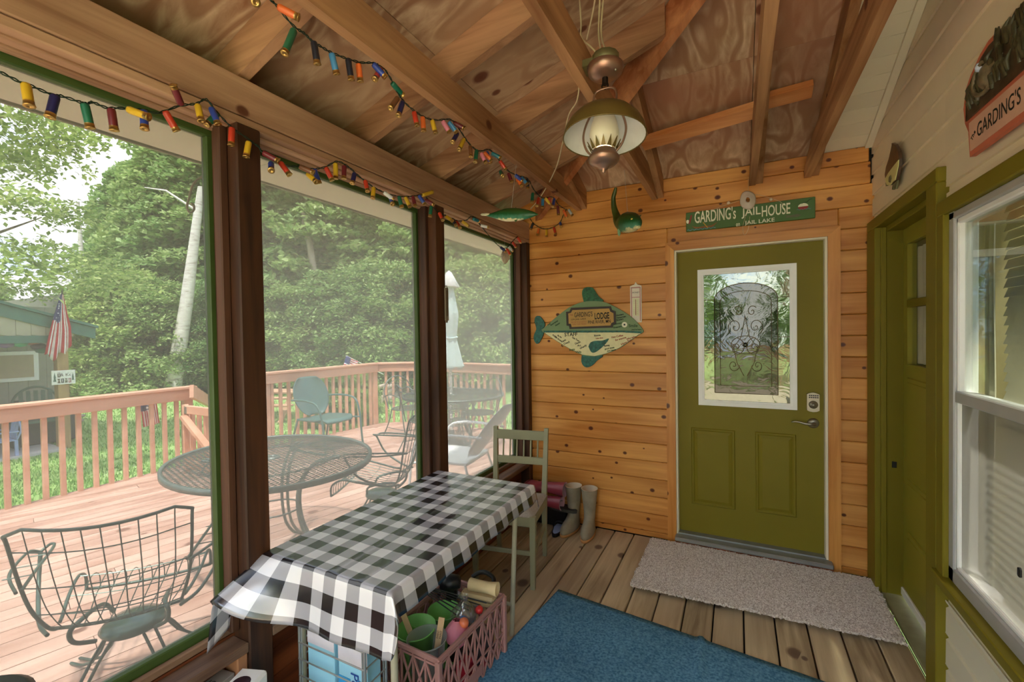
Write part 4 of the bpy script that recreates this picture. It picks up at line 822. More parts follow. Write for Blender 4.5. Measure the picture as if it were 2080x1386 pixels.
# ---- wrought iron dining chairs
def iron_chair(name, label, loc, rz, arch=True):
    t = thing(name, label, 'chair', loc, rz, 'grey wrought iron chairs on the far side of the deck')
    obj('seat', mesh_disc(.235, .225, .43, .026, .0036), IRON2, t); obj('seat_rim', MB().tube([(.24*math.cos(2*PI*i/28), .23*math.sin(2*PI*i/28), .43) for i in range(28)], .008, 6, closed=True), IRON2, t)
    if arch:
        A = [Vector((-.23, -.17, .43)), Vector((-.25, -.22, .62))]+[Vector((-.25*math.cos(a), -.25-.03*math.sin(a), .66+.25*math.sin(a))) for a in [PI*i/12 for i in range(13)]]+[Vector((.25, -.22, .62)), Vector((.23, -.17, .43))]
        obj('back_arch', MB().tube(A, .009, 6), IRON2, t)
        obj('inner_arch', MB().tube([Vector((p.x*.76, p.y+.002, .43+(p.z-.43)*.88)) for p in A], .005, 5), IRON2, t)
        m = MB()
        for k in range(-8, 9):
            x = k*.022; h = .43+.42*math.sqrt(max(.02, 1-(x/.2)**2)) ; m.tube([(x, -.19, .47), (x+.015*math.sin(k), -.235, .6), (x, -.26, h-.02)], .0022, 4, cap=False)
        for j in range(7): z = .5+j*.05; w_ = .185*(1 if z < .68 else math.sqrt(max(.05, 1-((z-.66)/.22)**2))); m.tube([(-w_, -.2-.1*(z-.45), z), (w_, -.2-.1*(z-.45), z)], .0022, 4, cap=False)
        obj('back_mesh', m, IRON2, t)
        obj('scroll', MB().tube([(.05*(1-i/30)*math.cos(i*.5)+.02, -.235, .62+.05*(1-i/30)*math.sin(i*.5)) for i in range(26)], .005, 5).tube([(-.05*(1-i/30)*math.cos(i*.5)-.02, -.235, .62+.05*(1-i/30)*math.sin(i*.5)) for i in range(26)], .005, 5), IRON2, t)
    else:
        obj('back_frame', MB().tube([(-.23, -.18, .40), (-.27, -.27, .86)]+[(-.27+.54*i/16, -.28, .875+.018*math.cos(i/16*4*PI)) for i in range(17)]+[(.27, -.27, .86), (.23, -.18, .40)], .009, 6).tube([(-.25, -.25, .80), (.25, -.25, .80)], .005, 5), IRON2, t)
        m = MB()
        for k in range(-10, 11): m.tube([(k*.023, -.18, .43), (k*.025, -.262, .86)], .0018, 4, cap=False)
        for j in range(9): m.tube([(-.24, -.19-.018*j/2, .46+j*.04), (.24, -.19-.018*j/2, .46+j*.04)], .0018, 4, cap=False)
        obj('back_mesh', m, IRON2, t)
    for s_ in (-1, 1):
        obj('arm', MB().tube(catm([(s_*.245, -.22, .62), (s_*.29, -.05, .66), (s_*.30, .14, .65), (s_*.28, .20, .60), (s_*.24, .12, .45)], 5), .008, 6), IRON2, t)
        obj('leg', MB().tube(catm([(s_*.20, .13, .43), (s_*.23, .20, .25), (s_*.22, .23, .06), (s_*.25, .28, .01)], 4), .009, 6), IRON2, t); obj('leg', MB().tube(catm([(s_*.20, -.13, .43), (s_*.21, -.20, .22), (s_*.24, -.30, .01)], 4), .009, 6), IRON2, t)
        obj('side_stretcher', MB().tube([(s_*.22, .21, .14), (s_*.22, -.23, .14)], .005, 5), IRON2, t)
    return t
def toward(p): return rzf(TC[0]-p[0], TC[1]-p[1])
ic = []
for (px, py, lb, ar, ex) in ((803, 762, 'arch-backed iron chair left of the round table, against the railing corner', True, (.12, -.1)), (829, 786, 'square iron chair with wavy top rail in front of the railing corner', False, (0, 0)),
        (917, 787, 'arch-backed iron chair with its back to the screens, in front of the round table', True, (0, 0)), (929, 759, 'arch-backed iron chair behind the round table beside the umbrella', True, (0, -.1)), (1011, 766, 'arch-backed iron chair behind the right half of the round table', True, (0, -.1))):
    q = at(px, py, 2, .91 if ar else .89); p = (q.x+ex[0], q.y+ex[1]); f = Vector((TC[0]-p[0], TC[1]-p[1])); f.normalize(); p = (p[0]+f.x*.27, p[1]+f.y*.27)
    dd = (Vector(p)-Vector(TC)).length
    iron_chair('iron_patio_chair', lb, (p[0], p[1], 0), toward(p), ar)
# ---- closed umbrella standing in the far table
um = thing('patio_umbrella', 'closed pale mint patio umbrella standing in the round mesh table', 'umbrella', (TC[0]-.04, TC[1], 0))
MINT = plain('mint_canvas', rgb(196, 218, 214), .8, var=.04)
obj('base', MB().lathe([(0, 0), (.24, 0), (.24, .03), (.05, .06), (.03, .22), (.0, .22)], 24), plain('umbrella_base', rgb(70, 74, 70), .5), um)
obj('pole', MB().tube([(0, 0, .2), (0, 0, 2.42)], .019, 10), WHITE, um)
def canopy(u, v):
    a = 2*PI*u; z = lerp(1.08, 2.36, v); r = (.175-.09*min(1, v/.32)) if v < .32 else lerp(.085, .12, min(1, (v-.32)/.25)) if v < .57 else lerp(.12, .03, (v-.57)/.43)
    r *= 1+.18*math.sin(8*a)*(1-v*.6); return Vector((r*math.cos(a), r*math.sin(a), z+(.03*math.sin(8*a) if v == 0 else 0)))
co = obj('canopy', MB().grid(canopy, 64, 30, closeu=True), MINT, um); sd = co.modifiers.new('s', 'SOLIDIFY'); sd.thickness = .004
obj('tie', MB().tube([(.10*math.cos(2*PI*i/20), .10*math.sin(2*PI*i/20), 1.5+.01*math.sin(i)) for i in range(20)], .012, 6, closed=True), MINT, um)
obj('vent_cap', MB().lathe([(.0, 2.43), (.04, 2.40), (.15, 2.20), (.145, 2.195), (.03, 2.37)], 16), plain('white_canvas', rgb(236, 238, 236), .8), um)
# ---- pressed metal shell chairs
def shell_chair(label, loc, rz, m, sc_=1, scal=False, lean=.0):
    t = thing('metal_shell_chair', label, 'chair', loc, rz); t.scale = (sc_,)*3
    def back(u, v):
        a = (u*2-1); z = v; wv = .27*math.sqrt(max(0, 1-((z-.52)/.56)**2))
        if scal: wv *= 1+.035*math.cos(v*30)
        return Vector((a*wv, -.20-.16*z-lean*z-.06*(1-a*a)*(1-.2*z), .42+.50*z))
    b = obj('back_shell', MB().grid(back, 19, 22), m, t); sd = b.modifiers.new('s', 'SOLIDIFY'); sd.thickness = .006
    def seat(u, v):
        a = u*2-1; y = lerp(-.26, .27, v); w_ = .25+.02*math.sin(v*PI)-(.05*(v**8)); return Vector((a*w_, y-.02*a*a*(v**4), .405+.02*v-.025*(1-a*a)*math.sin(v*PI)-.05*max(0, v-.88)/.12))
    s_ = obj('seat_pan', MB().grid(seat, 17, 22), m, t); sd = s_.modifiers.new('s', 'SOLIDIFY'); sd.thickness = .022
    for k in (-1, 1):
        fr = MB().tube(catm([(k*.26, -.33-lean*.4, .64), (k*.30, -.15, .655), (k*.31, .06, .65), (k*.31, .20, .60), (k*.305, .27, .42), (k*.30, .30, .18), (k*.30, .32, .02)], 6), .013, 8)
        obj('arm_tube', fr, m, t); obj('base_tube', MB().tube(catm([(k*.30, .32, .02), (k*.30, .20, .013), (k*.29, -.10, .013), (k*.28, -.36, .013)], 5), .013, 8), m, t)
        obj('seat_bracket', MB().tube([(k*.30, .29, .38), (k*.22, .1, .385), (k*.22, -.25, .385)], .011, 6), m, t)
        obj('rear_leg', MB().tube([(k*.25, -.24, .39), (k*.28, -.36, .015)], .012, 8), m, t)
    obj('base_crossbar', MB().tube([(-.28, -.36, .013), (.28, -.36, .013)], .012, 8), m, t)
    return t
q = at(664, 846, 2, .44); shell_chair('green pressed metal armchair with round back in front of the railing', (q.x, q.y, 0), rzf(.98, .0), SHELLG, 1.06)
q = at(918, 932, 2, .36); shell_chair('worn whitish pressed metal armchair with scalloped back beside the wooden post', (q.x+.02, q.y, 0), rzf(-.98, -.12), SHELLW, 1.0, True, .22)
# spiral ornament and hanging shell by the screens
p = at(415, 358, 0, -1.82); t = thing('spiral_ornament', 'thin tan wicker curl hanging outside the first screen', 'ornament', p); pp = [(415, 358), (400, 366), (390, 380), (385, 400), (380, 420), (386, 432), (394, 426), (393, 416), (388, 414)]
obj('curl', MB().tube(catm([at(a, b, 0, -1.82)-p for a, b in pp], 4), .004, 6), plain('wicker', rgb(196, 170, 140), .8), t)
obj('hook_wire', MB().tube([(0, 0, 0), (0, .01, 2.279-p.z)], .0015, 4), BLACK, t)

# ================================================================== PORCH THINGS
# ---- folding table and its cloth
TX0, TX1, TY0, TY1, TZ = -1.545, -.955, 1.035, 2.085, .755
BEIGE = plain('beige_tube_paint', rgb(176, 170, 146), .45, .1)
ft = thing('folding_table', 'small folding table with beige tube legs under the checked cloth', 'table', ((TX0+TX1)/2, (TY0+TY1)/2, 0))
obj('tabletop', MB().cbox((-.295, -.525, TZ-.03), (.295, .525, TZ), .006), WHITE, ft)
for sx_ in (-1, 1):
    for sy in (-1, 1): obj('leg', MB().tube([(sx_*.235, sy*.46-.0, TZ-.03), (sx_*.21, sy*.44, 0)] if sy > 0 else [(sx_*.225, -.44, TZ-.03), (sx_*.225, -.44, 0)], .0125, 10), BEIGE, ft)
for sy in (-1, 1): obj('leg_brace', MB().tube([(-.22, sy*.44, .16), (.22, sy*.44, .16)], .009, 8), BEIGE, ft)
m = bpy.data.materials.new('checked_vinyl'); m.use_nodes = True; t_ = m.node_tree; b_ = t_.nodes['Principled BSDF']; b_.inputs['Roughness'].default_value = .25; b_.inputs['Specular IOR Level'].default_value = 1.0; b_.inputs['Coat Weight'].default_value = .5; b_.inputs['Coat Roughness'].default_value = .2
uv = nd(t_, 'ShaderNodeUVMap'); sp = nd(t_, 'ShaderNodeSeparateXYZ'); t_.links.new(uv.outputs[0], sp.inputs[0]); hs = []
for k in (0, 1):
    a = nd(t_, 'ShaderNodeMath', operation='MULTIPLY', i_1=1/.107); t_.links.new(sp.outputs[k], a.inputs[0]); f_ = nd(t_, 'ShaderNodeMath', operation='FRACT'); t_.links.new(a.outputs[0], f_.inputs[0]); g_ = nd(t_, 'ShaderNodeMath', operation='GREATER_THAN', i_1=.5); t_.links.new(f_.outputs[0], g_.inputs[0]); hs.append(g_)
sm_ = nd(t_, 'ShaderNodeMath', operation='ADD'); t_.links.new(hs[0].outputs[0], sm_.inputs[0]); t_.links.new(hs[1].outputs[0], sm_.inputs[1]); dv_ = nd(t_, 'ShaderNodeMath', operation='MULTIPLY', i_1=.5); t_.links.new(sm_.outputs[0], dv_.inputs[0])
r_ = ramp(t_, [(0, rgb(238, 238, 244)), (.3, rgb(168, 168, 176)), (.8, rgb(26, 26, 32))]); r_.color_ramp.interpolation = 'CONSTANT'; t_.links.new(dv_.outputs[0], r_.inputs[0]); t_.links.new(r_.outputs[0], b_.inputs['Base Color'])
no = nd(t_, 'ShaderNodeTexNoise', i_Scale=9.0, i_Detail=3.0); t_.links.new(uv.outputs[0], no.inputs['Vector']); bump(t_, b_, no.outputs[0], .35, .006)
CL = m
def ss(a, b, x): x = max(0, min(1, (x-a)/(b-a))); return x*x*(3-2*x)
OX0, OX1, OY0, OY1 = .15, .088, .205, .10
def cloth_pt(s_, t2):
    "s_: across x in metres, t2: along y in metres, both measured on the flat cloth"
    x, y = s_, t2; dxl = max(0, TX0-x); dxr = max(0, x-TX1); dyn = max(0, TY0-y); dyf = max(0, y-TY1)
    left = 1-ss(TX0, TX0+.30, x)
    def out(d, fl): return min(d, .012)+max(0, d-.012)*fl
    def down(d, fl): return max(0, d-.010)*math.sqrt(max(.05, 1-fl*fl))
    wav = .006*math.sin(y*23)+.004*math.sin(y*41+1); wx = .008*math.sin(x*21+.8)
    z = TZ+.006; X, Y = min(max(x, TX0), TX1), min(max(y, TY0), TY1)
    if dyn and (dxl or dxr):
        d = math.hypot(dyn, max(dxl, dxr)); fl = .18
        if dxr: X += out(dxr, .30)+.02*min(1, dyn/.1); Y -= out(dyn, .20); z -= down(max(dyn, dxr)*.94+.06*min(dyn, dxr), .18)*.95
        else:
            k = .86; X -= out(dxl, .28)+.02; Y -= out(dyn, k); z -= down(dyn, k)*1.0+dxl*1.25
    elif dyn:
        k = lerp(.14, .86, left**1.6); Y -= out(dyn, k)+wx*dyn*4; z -= down(dyn, k); X -= .05*left*dyn/.2*1.0
    else:
        if dxr: X += out(dxr, .25)+wav*dxr*6; z -= down(dxr, .25)
        if dxl: X -= min(out(dxl, .10), .004)*1.0; z -= 0 if True else 0; z -= dxl*.05; X -= 0; 
        if dyf: Y += out(dyf, .2); z -= down(dyf, .2)
    if not (dxl or dxr or dyn or dyf): z += .0015*math.sin(x*40)*math.sin(y*9)+.004*math.exp(-((x-(TX0+.33))/.010)**2)+.003*math.exp(-((x-(TX0+.46))/.012)**2)
    return Vector((X, Y, z))
NX, NY = 64, 110
xa, xb, ya, yb = TX0-OX0, TX1+OX1, TY0-OY0, TY1+OY1
mb = MB(); UV = []
for j in range(NY+1):
    for i in range(NX+1):
        x, y = lerp(xa, xb, i/NX), lerp(ya, yb, j/NY)
        # rounded hem corners
        rr = .07; cx_, cy_ = (xb-rr if x > xb-rr else None), (ya+rr if y < ya+rr else (yb-rr if y > yb-rr else None))
        if cx_ and cy_:
            dx_, dy_ = x-cx_, y-cy_; d = max(abs(dx_), abs(dy_)); h = math.hypot(dx_, dy_)
            if h > 0: x, y = cx_+dx_*d/h, cy_+dy_*d/h
        if x < TX0 and y > TY0: x = TX0-(TX0-x)*.04 if True else x
        UV.append((x, y)); mb.v.append(tuple(cloth_pt(x, y)))
for j in range(NY):
    for i in range(NX): a = j*(NX+1)+i; mb.f.append((a, a+1, a+NX+2, a+NX+1)); mb.sm.append(True)
me = mb.mesh('tablecloth'); ul = me.uv_layers.new(name='UVMap')
for lp_ in me.loops: ul.data[lp_.index].uv = UV[lp_.vertex_index]
tcl = obj('tablecloth', me, CL); tag(tcl, 'black and white buffalo check vinyl cloth draped over the folding table', 'tablecloth'); sd = tcl.modifiers.new('s', 'SOLIDIFY'); sd.thickness = .0016; sd.offset = 1
# ---- painted wooden chair
CP = plain('sage_chair_paint', rgb(150, 148, 118), .45, var=.06)
ch = thing('dining_chair', 'sage-grey painted wooden chair with spindle back behind the table', 'chair', (-1.325, 2.58, 0), R(180+10))
def leg(p, q, w0, w1, nm='leg'):
    p, q = Vector(p), Vector(q); m_ = MB(); V = []
    for e, w_ in ((p, w0), (q, w1)): V += [e+Vector((a*w_/2, b*w_/2, 0)) for a, b in ((-1,-1),(1,-1),(1,1),(-1,1))]
    m_.add(V, [(3,2,1,0),(4,5,6,7),(0,1,5,4),(1,2,6,5),(2,3,7,6),(3,0,4,7)]); obj(nm, m_, CP, ch)
for s_ in (-1, 1):
    leg((s_*.185, .19, 0), (s_*.190, .19, .44), .028, .036)
    leg((s_*.165, -.225, 0), (s_*.175, -.19, .44), .026, .034); leg((s_*.175, -.19, .44), (s_*.185, -.24, .885), .034, .028, 'back_post')
    obj('side_rail', MB().cbox((s_*.185-.011, -.18, .375), (s_*.185+.011, .18, .435)), CP, ch); obj('side_stretcher', MB().bar((s_*.172, -.20, .22), (s_*.186, .19, .20), .018, .03), CP, ch)
obj('front_rail', MB().cbox((-.18, .178, .375), (.18, .2, .435)), CP, ch); obj('rear_rail', MB().cbox((-.17, -.2, .375), (.17, -.18, .435)), CP, ch); obj('front_stretcher', MB().cbox((-.18, .18, .20), (.18, .20, .228)), CP, ch)
obj('top_rail', MB().cbox((-.178, -.245, .80), (.178, -.222, .865), .004), CP, ch); obj('lower_back_rail', MB().cbox((-.175, -.225, .635), (.175, -.205, .685), .004), CP, ch)
for i in range(6): obj('spindle', MB().tube([(-.125+i*.05, -.215, .68), (-.125+i*.05, -.232, .805)], .006, 8), CP, ch)
def cush(u, v):
    a, b = u*2-1, v*2-1; e = max(abs(a), abs(b)); return Vector((a*.195, b*.195, .438+.032*(1-e**6)))
obj('seat_pad', MB().grid(cush, 17, 17).box((-.195, -.195, .434), (.195, .195, .439)), plain('grey_fabric', rgb(176, 168, 160), .95, var=.15, scale=120), ch, loc=(0, .005, 0))
# ---- milk crate and what is in it
CRM = plain('dusty_rose_plastic', rgb(176, 128, 122), .5, var=.06)
cr = thing('milk_crate', 'dusty pink plastic lattice crate full of odds and ends on the floor', 'crate', (-1.185, 1.63, 0), R(-3)); CRM_M = Matrix.Translation((-1.185, 1.63, 0)) @ Matrix.Rotation(R(-3), 4, 'Z')
cx2, cy2, chh = .16, .245, .295
obj('floor_grid', MB().box((-cx2, -cy2, 0), (cx2, cy2, .012)), CRM, cr)
obj('rim', MB().cbox((-cx2-.006, -cy2-.006, chh-.022), (cx2+.006, -cy2+.008, chh)).cbox((-cx2-.006, cy2-.008, chh-.022), (cx2+.006, cy2+.006, chh)).cbox((-cx2-.006, -cy2, chh-.022), (-cx2+.008, cy2, chh)).cbox((cx2-.008, -cy2, chh-.022), (cx2+.006, cy2, chh)), CRM, cr)
def lattice(A, B, up, n, name):
    "crossed diagonals and mullions on a panel from A to B"
    A, B = Vector(A), Vector(B); L = B-A; nrm = L.cross(Vector((0, 0, 1))).normalized(); m_ = MB()
    for i in range(n+1): p = A+L*i/n; m_.bar(p, p+Vector((0, 0, up)), .006, .008, nrm)
    for z in (.0, .10, up-.01): m_.bar(A+Vector((0, 0, z)), B+Vector((0, 0, z)), .006, .008, (0, 0, 1))
    for i in range(n):
        for r0, r1 in ((.0, .10), (.10, up-.01)):
            p, q = A+L*i/n, A+L*(i+1)/n
            m_.bar(p+Vector((0, 0, r0)), q+Vector((0, 0, r1)), .006, .007, (0, 0, 1)); m_.bar(p+Vector((0, 0, r1)), q+Vector((0, 0, r0)), .006, .007, (0, 0, 1))
    obj(name, m_, CRM, cr)
for A, B, n in (((-cx2, -cy2, .01), (cx2, -cy2, .01), 5), ((cx2, -cy2, .01), (cx2, cy2, .01), 8), ((cx2, cy2, .01), (-cx2, cy2, .01), 5), ((-cx2, cy2, .01), (-cx2, -cy2, .01), 8)): lattice(A, B, chh-.03, n, 'lattice_side')
for sx_ in (-1, 1):
    for sy in (-1, 1): obj('corner_post', MB().cbox((sx_*cx2-.012, sy*cy2-.012, 0), (sx_*cx2+.012, sy*cy2+.012, chh-.01)), CRM, cr)
obj('label_panel', MB().box((cx2-.002, -.13, .04), (cx2+.004, .05, .085)), CRM, cr)
def crp(x, y, z): return CRM_M @ Vector((x, y, z))
def inr(name, label, cat, p, rz=0, grp=None): return thing(name, label, cat, crp(*p), R(-3)+rz, grp)
GB = plain('lime_green_plastic', rgb(140, 214, 116), .4)
def bucket(lb, p, r0, r1, h, m_, nm='bucket'):
    t = inr(nm, lb, 'bucket', p); b = obj('body', MB().lathe([(0, .0), (r0, 0), (r1, h), (r1+.006, h), (r1+.006, h+.006)], 28), m_, t); sd = b.modifiers.new('s', 'SOLIDIFY'); sd.thickness = .002; return t
bk = bucket('lime green plastic bucket in the crate, behind the clear tub', (-.075, -.10, .014), .065, .082, .25, GB); bk.rotation_euler = (R(3), 0, 0); obj('handle', MB().tube([(.082*math.cos(a), .082*math.sin(a)*.5+.02, .25+.06*abs(math.sin(a))*-1) for a in [PI*i/12 for i in range(13)]], .003, 6), GB, bk)
bucket('second lime green plastic bucket deeper in the crate', (-.055, .06, .014), .055, .072, .235, GB)
CLR = glassy('frosted_plastic', (.86, .9, .88, 1), .06, .25, .62, rgb(226, 232, 228))
bucket('frosted clear plastic tub holding paint sticks in the crate', (.025, -.155, .07), .06, .078, .205, CLR, 'plastic_tub')
for i, (x, y, rx, ry, lb, c, wr_) in enumerate(((.0, -.13, -8, -24, 'tan wooden paint stirring stick standing in the clear tub', (206, 176, 130), False), (.045, -.15, -4, 9, 'printed wooden paint stick standing in the clear tub', (210, 176, 136), True))):
    t = inr('paint_stick', lb, 'stick', (x, y, .09)); t.rotation_euler = (R(rx), R(ry), R(25)); obj('blade', MB().cbox((-.013, -.0018, 0), (.013, .0018, .27), .001), plain('stick_%d' % i, rgb(*c), .7), t)
    if wr_: text('lettering', 'PAINT\nPAINT', .012, frame_M((0, -.0022, .20), (0, 0, 1), (-1, 0, 0)), plain('ink_brown', rgb(90, 60, 50), .7), t, ext=.0003)
LG = plain('cream_work_glove', rgb(232, 208, 160), .8)
gl = inr('rolled_glove', 'cream cuff of a rolled work glove on the crate rim', 'glove', (.075, .205, .325), R(10))
g_ = obj('cuff', MB().lathe([(.030, -.075), (.027, -.03), (.026, .02), (.033, .07), (.029, .072), (.022, .03)], 20, Matrix.Rotation(R(90), 4, 'Y')), LG, gl); obj('tip', MB().cbox((-.12, -.03, -.06), (.06, .03, -.035), .01), LG, gl)
bd = inr('black_lamp_head', 'black plastic lamp head lying across the far end of the crate', 'lamp', (-.085, .15, .33), R(25)); obj('housing', MB().lathe([(0, -.05), (.038, -.045), (.042, .0), (.03, .045), (0, .05)], 18, Matrix.Rotation(R(80), 4, 'Y')).cbox((-.02, -.02, -.09), (.03, .03, .0), .008), BLACK, bd)
dk_ = inr('black_handle_tool', 'black moulded tool with looped handle behind the cream glove', 'tool', (.055, .235, .335), R(0)); obj('grip', MB().tube(catm([(-.07, 0, 0), (-.04, .02, .02), (.0, .02, .03), (.05, .01, .02), (.06, -.02, .0), (.02, -.02, -.01)], 5), .011, 8), BLACK, dk_)
for i in range(6):
    a = -60+i*17; t = inr('roasting_fork', '%s of the thin black roasting forks sticking out of the crate' % ('lowest', 'second lowest', 'third lowest', 'third highest', 'second highest', 'highest')[i], 'fork', (-.02+.02*i, .03+.02*i, .275+.006*i), 0, 'roasting forks in the crate')
    L_ = .30+.02*(i % 3); obj('rod', MB().tube([(.06, 0, 0), (-L_*.95, -.04*i+.06, .035+.008*i)], .0028, 6), BLACK, t)
for (x, y, z, r, c, lb) in ((.125, -.03, .30, .022, (240, 130, 90), 'orange ball among the things in the crate'), (.10, .0, .285, .02, (60, 110, 180), 'blue ball among the things in the crate'), (.128, .085, .295, .018, (220, 50, 50), 'red ball near the right rim of the crate')):
    t = inr('small_ball', lb, 'ball', (x, y, z-.0)); obj('ball', MB().lathe([(r*math.sin(PI*i/10)+1e-4, -r*math.cos(PI*i/10)) for i in range(11)], 16), plain('ball_%d' % c[0], rgb(*c), .35), t)
pk = inr('pink_pouch', 'crumpled pink pouch beside the clear tub in the crate', 'pouch', (.10, -.045, .20)); rgp = random.Random(4)
pb = MB().lathe([(.02, 0), (.045, .03), (.05, .07), (.03, .10), (.012, .115)], 14); pb.v = [(x+rgp.uniform(-.006, .006), y+rgp.uniform(-.006, .006), z) for x, y, z in pb.v]; obj('cloth', pb, plain('pink_cloth', rgb(216, 130, 150), .7), pk)
bg_ = inr('plastic_bag', 'clear crumpled plastic bag in the middle of the crate', 'bag', (.075, .04, .24)); pb = MB().lathe([(.01, 0), (.05, .02), (.06, .05), (.03, .08), (.008, .11), (.02, .13)], 16); pb.v = [(x+rgp.uniform(-.009, .009), y+rgp.uniform(-.009, .009), z+rgp.uniform(-.004, .004)) for x, y, z in pb.v]; obj('film', pb, glassy('clear_film', (.9, .9, .92, 1), .15, .08, .15), bg_)
for i, (x, y, z, sx_, sy, sz, c, lb) in enumerate(((.03, .10, .10, .22, .16, .09, (40, 30, 32), 'black tool case buried in the crate'), (.11, .05, .05, .05, .20, .14, (190, 36, 60), 'red box pressed against the right side of the crate'), (.05, .19, .25, .16, .03, .02, (220, 200, 150), 'tan wooden handle across the crate'), (-.02, .20, .24, .20, .025, .02, (200, 200, 205), 'steel grater lying near the far end of the crate'))):
    t = inr(('tool_case', 'red_box', 'wooden_handle', 'steel_grater')[i], lb, 'tool', (x, y, z), R((0, 4, 12, -10)[i])); obj('body', MB().cbox((-sx_/2, -sy/2, -sz/2), (sx_/2, sy/2, sz/2), .004), plain('crate_item_%d' % i, rgb(*c), .4, .6 if i == 3 else 0), t)
# ---- wire rack with pool boxes under the near end of the table
p0, p1 = at(608, 1300, 1, 1.10), at(741, 1345, 1, 1.10)
CHR = plain('chrome_wire', rgb(190, 190, 186), .3, .8)
rk = thing('wire_rack', 'chrome wire rack on the floor under the near end of the table', 'rack', (p0.x, 1.10, 0)); RW = p1.x-p0.x
for x in (0, RW):
    for y in (0, .10): obj('upright', MB().tube([(x, y, 0), (x, y, .62)], .005, 6).tube([(x+(.012 if x == 0 else -.012), y, 0), (x+(.012 if x == 0 else -.012), y, .62)], .003, 6), CHR, rk)
for i in range(9): z = .10+i*.062; obj('wire', MB().tube([(0, -.004, z), (RW, -.004, z)], .003, 6).tube([(0, 0, z), (0, .10, z)], .003, 6).tube([(RW, 0, z), (RW, .10, z)], .003, 6), CHR, rk)
obj('shelf', MB().cbox((0, 0, .03), (RW, .10, .04)), CHR, rk)
BX = plain('pool_box_blue', rgb(150, 206, 230), .5, var=.05); BX2 = plain('pool_box_deep_blue', rgb(52, 150, 210), .5)
b1 = thing('pool_kit_box', 'pale blue pool kit carton standing at the left in the wire rack', 'box', (p0.x+.02, 1.12, .042)); obj('carton', MB().cbox((0, 0, 0), (.14, .075, .42), .002), BX, b1); obj('lid_flap', MB().box((0, -.001, .36), (.14, .0, .42)), plain('carton_grey_white', rgb(220, 214, 222), .6), b1)
b2 = thing('pool_kit_box', 'blue and white carton lettered Pool at the right in the wire rack', 'box', (p0.x+.17, 1.13, .042)); bw = RW-.19; obj('carton', MB().cbox((0, 0, 0), (bw, .065, .40), .002), BX, b2); obj('label_band', MB().box((0, -.0015, 0), (bw*.42, .0, .28)), BX2, b2); obj('label_top', MB().box((0, -.0015, .33), (bw, .0, .40)), plain('carton_grey_white', rgb(220, 214, 222), .6), b2)
INK = plain('ink_blue', rgb(24, 70, 150), .6); INKP = plain('ink_violet', rgb(60, 30, 130), .6)
text('lettering', 'Pool', .055, frame_M((bw*.56, -.002, .26), (0, 0, -1), (1, 0, 0)), INK, b2, ext=.0004); text('lettering', 'blue', .06, frame_M((bw*.86, -.002, .24), (0, 0, -1), (1, 0, 0)), INKP, b2, ext=.0004, bold=.001)
obj('wave_mark', MB().tube([(bw*.70+.008*math.sin(i*.5), -.003, .12+i*.009) for i in range(20)], .003, 5), BX2, b2)
q = at(800, 1360, 2, .02); cbx = thing('cardboard_box', 'brown cardboard box on the floor between the table leg and the crate', 'box', (-1.36, 1.205, 0), R(-4)); CB = plain('cardboard', rgb(186, 146, 102), .8); obj('carton', MB().cbox((.02, 0, 0), (.25, .17, .13), .002), CB, cbx); obj('flap', MB().bar((.25, 0, .13), (.25, .17, .13), .10, .003, (.3, 0, 1)), CB, cbx)
# ---- bits at the foot of the near post
q = at(507, 1384, 0, -1.47); t = thing('white_box', 'white rounded plastic holder with dark round opening below the near post', 'holder', (q.x, q.y-.03, 0), R(20)); obj('body', MB().cbox((-.05, -.07, 0), (.05, .07, q.z+.015), .010), WHITE, t); obj('opening', MB().lathe([(0, .002), (.028, .002), (.030, 0)], 20, Matrix.Translation((0, 0, q.z+.015))), plain('plum_dark', rgb(50, 24, 40), .5), t)
q = at(462, 1375, 0, -1.59); t = thing('printed_carton', 'grey printed carton end leaning at the knee wall', 'box', (q.x, q.y-.06, 0), R(8)); obj('carton', MB().cbox((-.03, -.07, 0), (.03, .07, q.z+.012), .002), plain('grey_carton', rgb(150, 146, 140), .7), t); text('lettering', 'H5', .035, frame_M((0, 0, q.z+.0135), (0, 1, 0), (-1, 0, 0)), BLACK, t, ext=.0003)
t = thing('round_stool', 'black round stool top at the bottom left corner', 'stool', (-1.42, .275, 0)); obj('seat', MB().lathe([(0, .80), (.10, .80), (.115, .79), (.115, .77), (0, .765)], 32), BLACK, t)
for k in range(3): a = R(90+120*k); obj('leg', MB().tube([(.05*math.cos(a), .05*math.sin(a), .77), (.12*math.cos(a), .12*math.sin(a), 0)], .01, 8), BLACK, t)
# bottle on the floor behind the table legs
q = at(929, 1148, 2, 0); t = thing('glass_jar', 'small clear jar on the floor under the table by the knee wall', 'jar', (q.x, q.y, 0)); obj('body', MB().lathe([(0, 0), (.035, 0), (.038, .01), (.038, .09), (.028, .11), (.028, .125), (.0, .125)], 18), CLR, t)
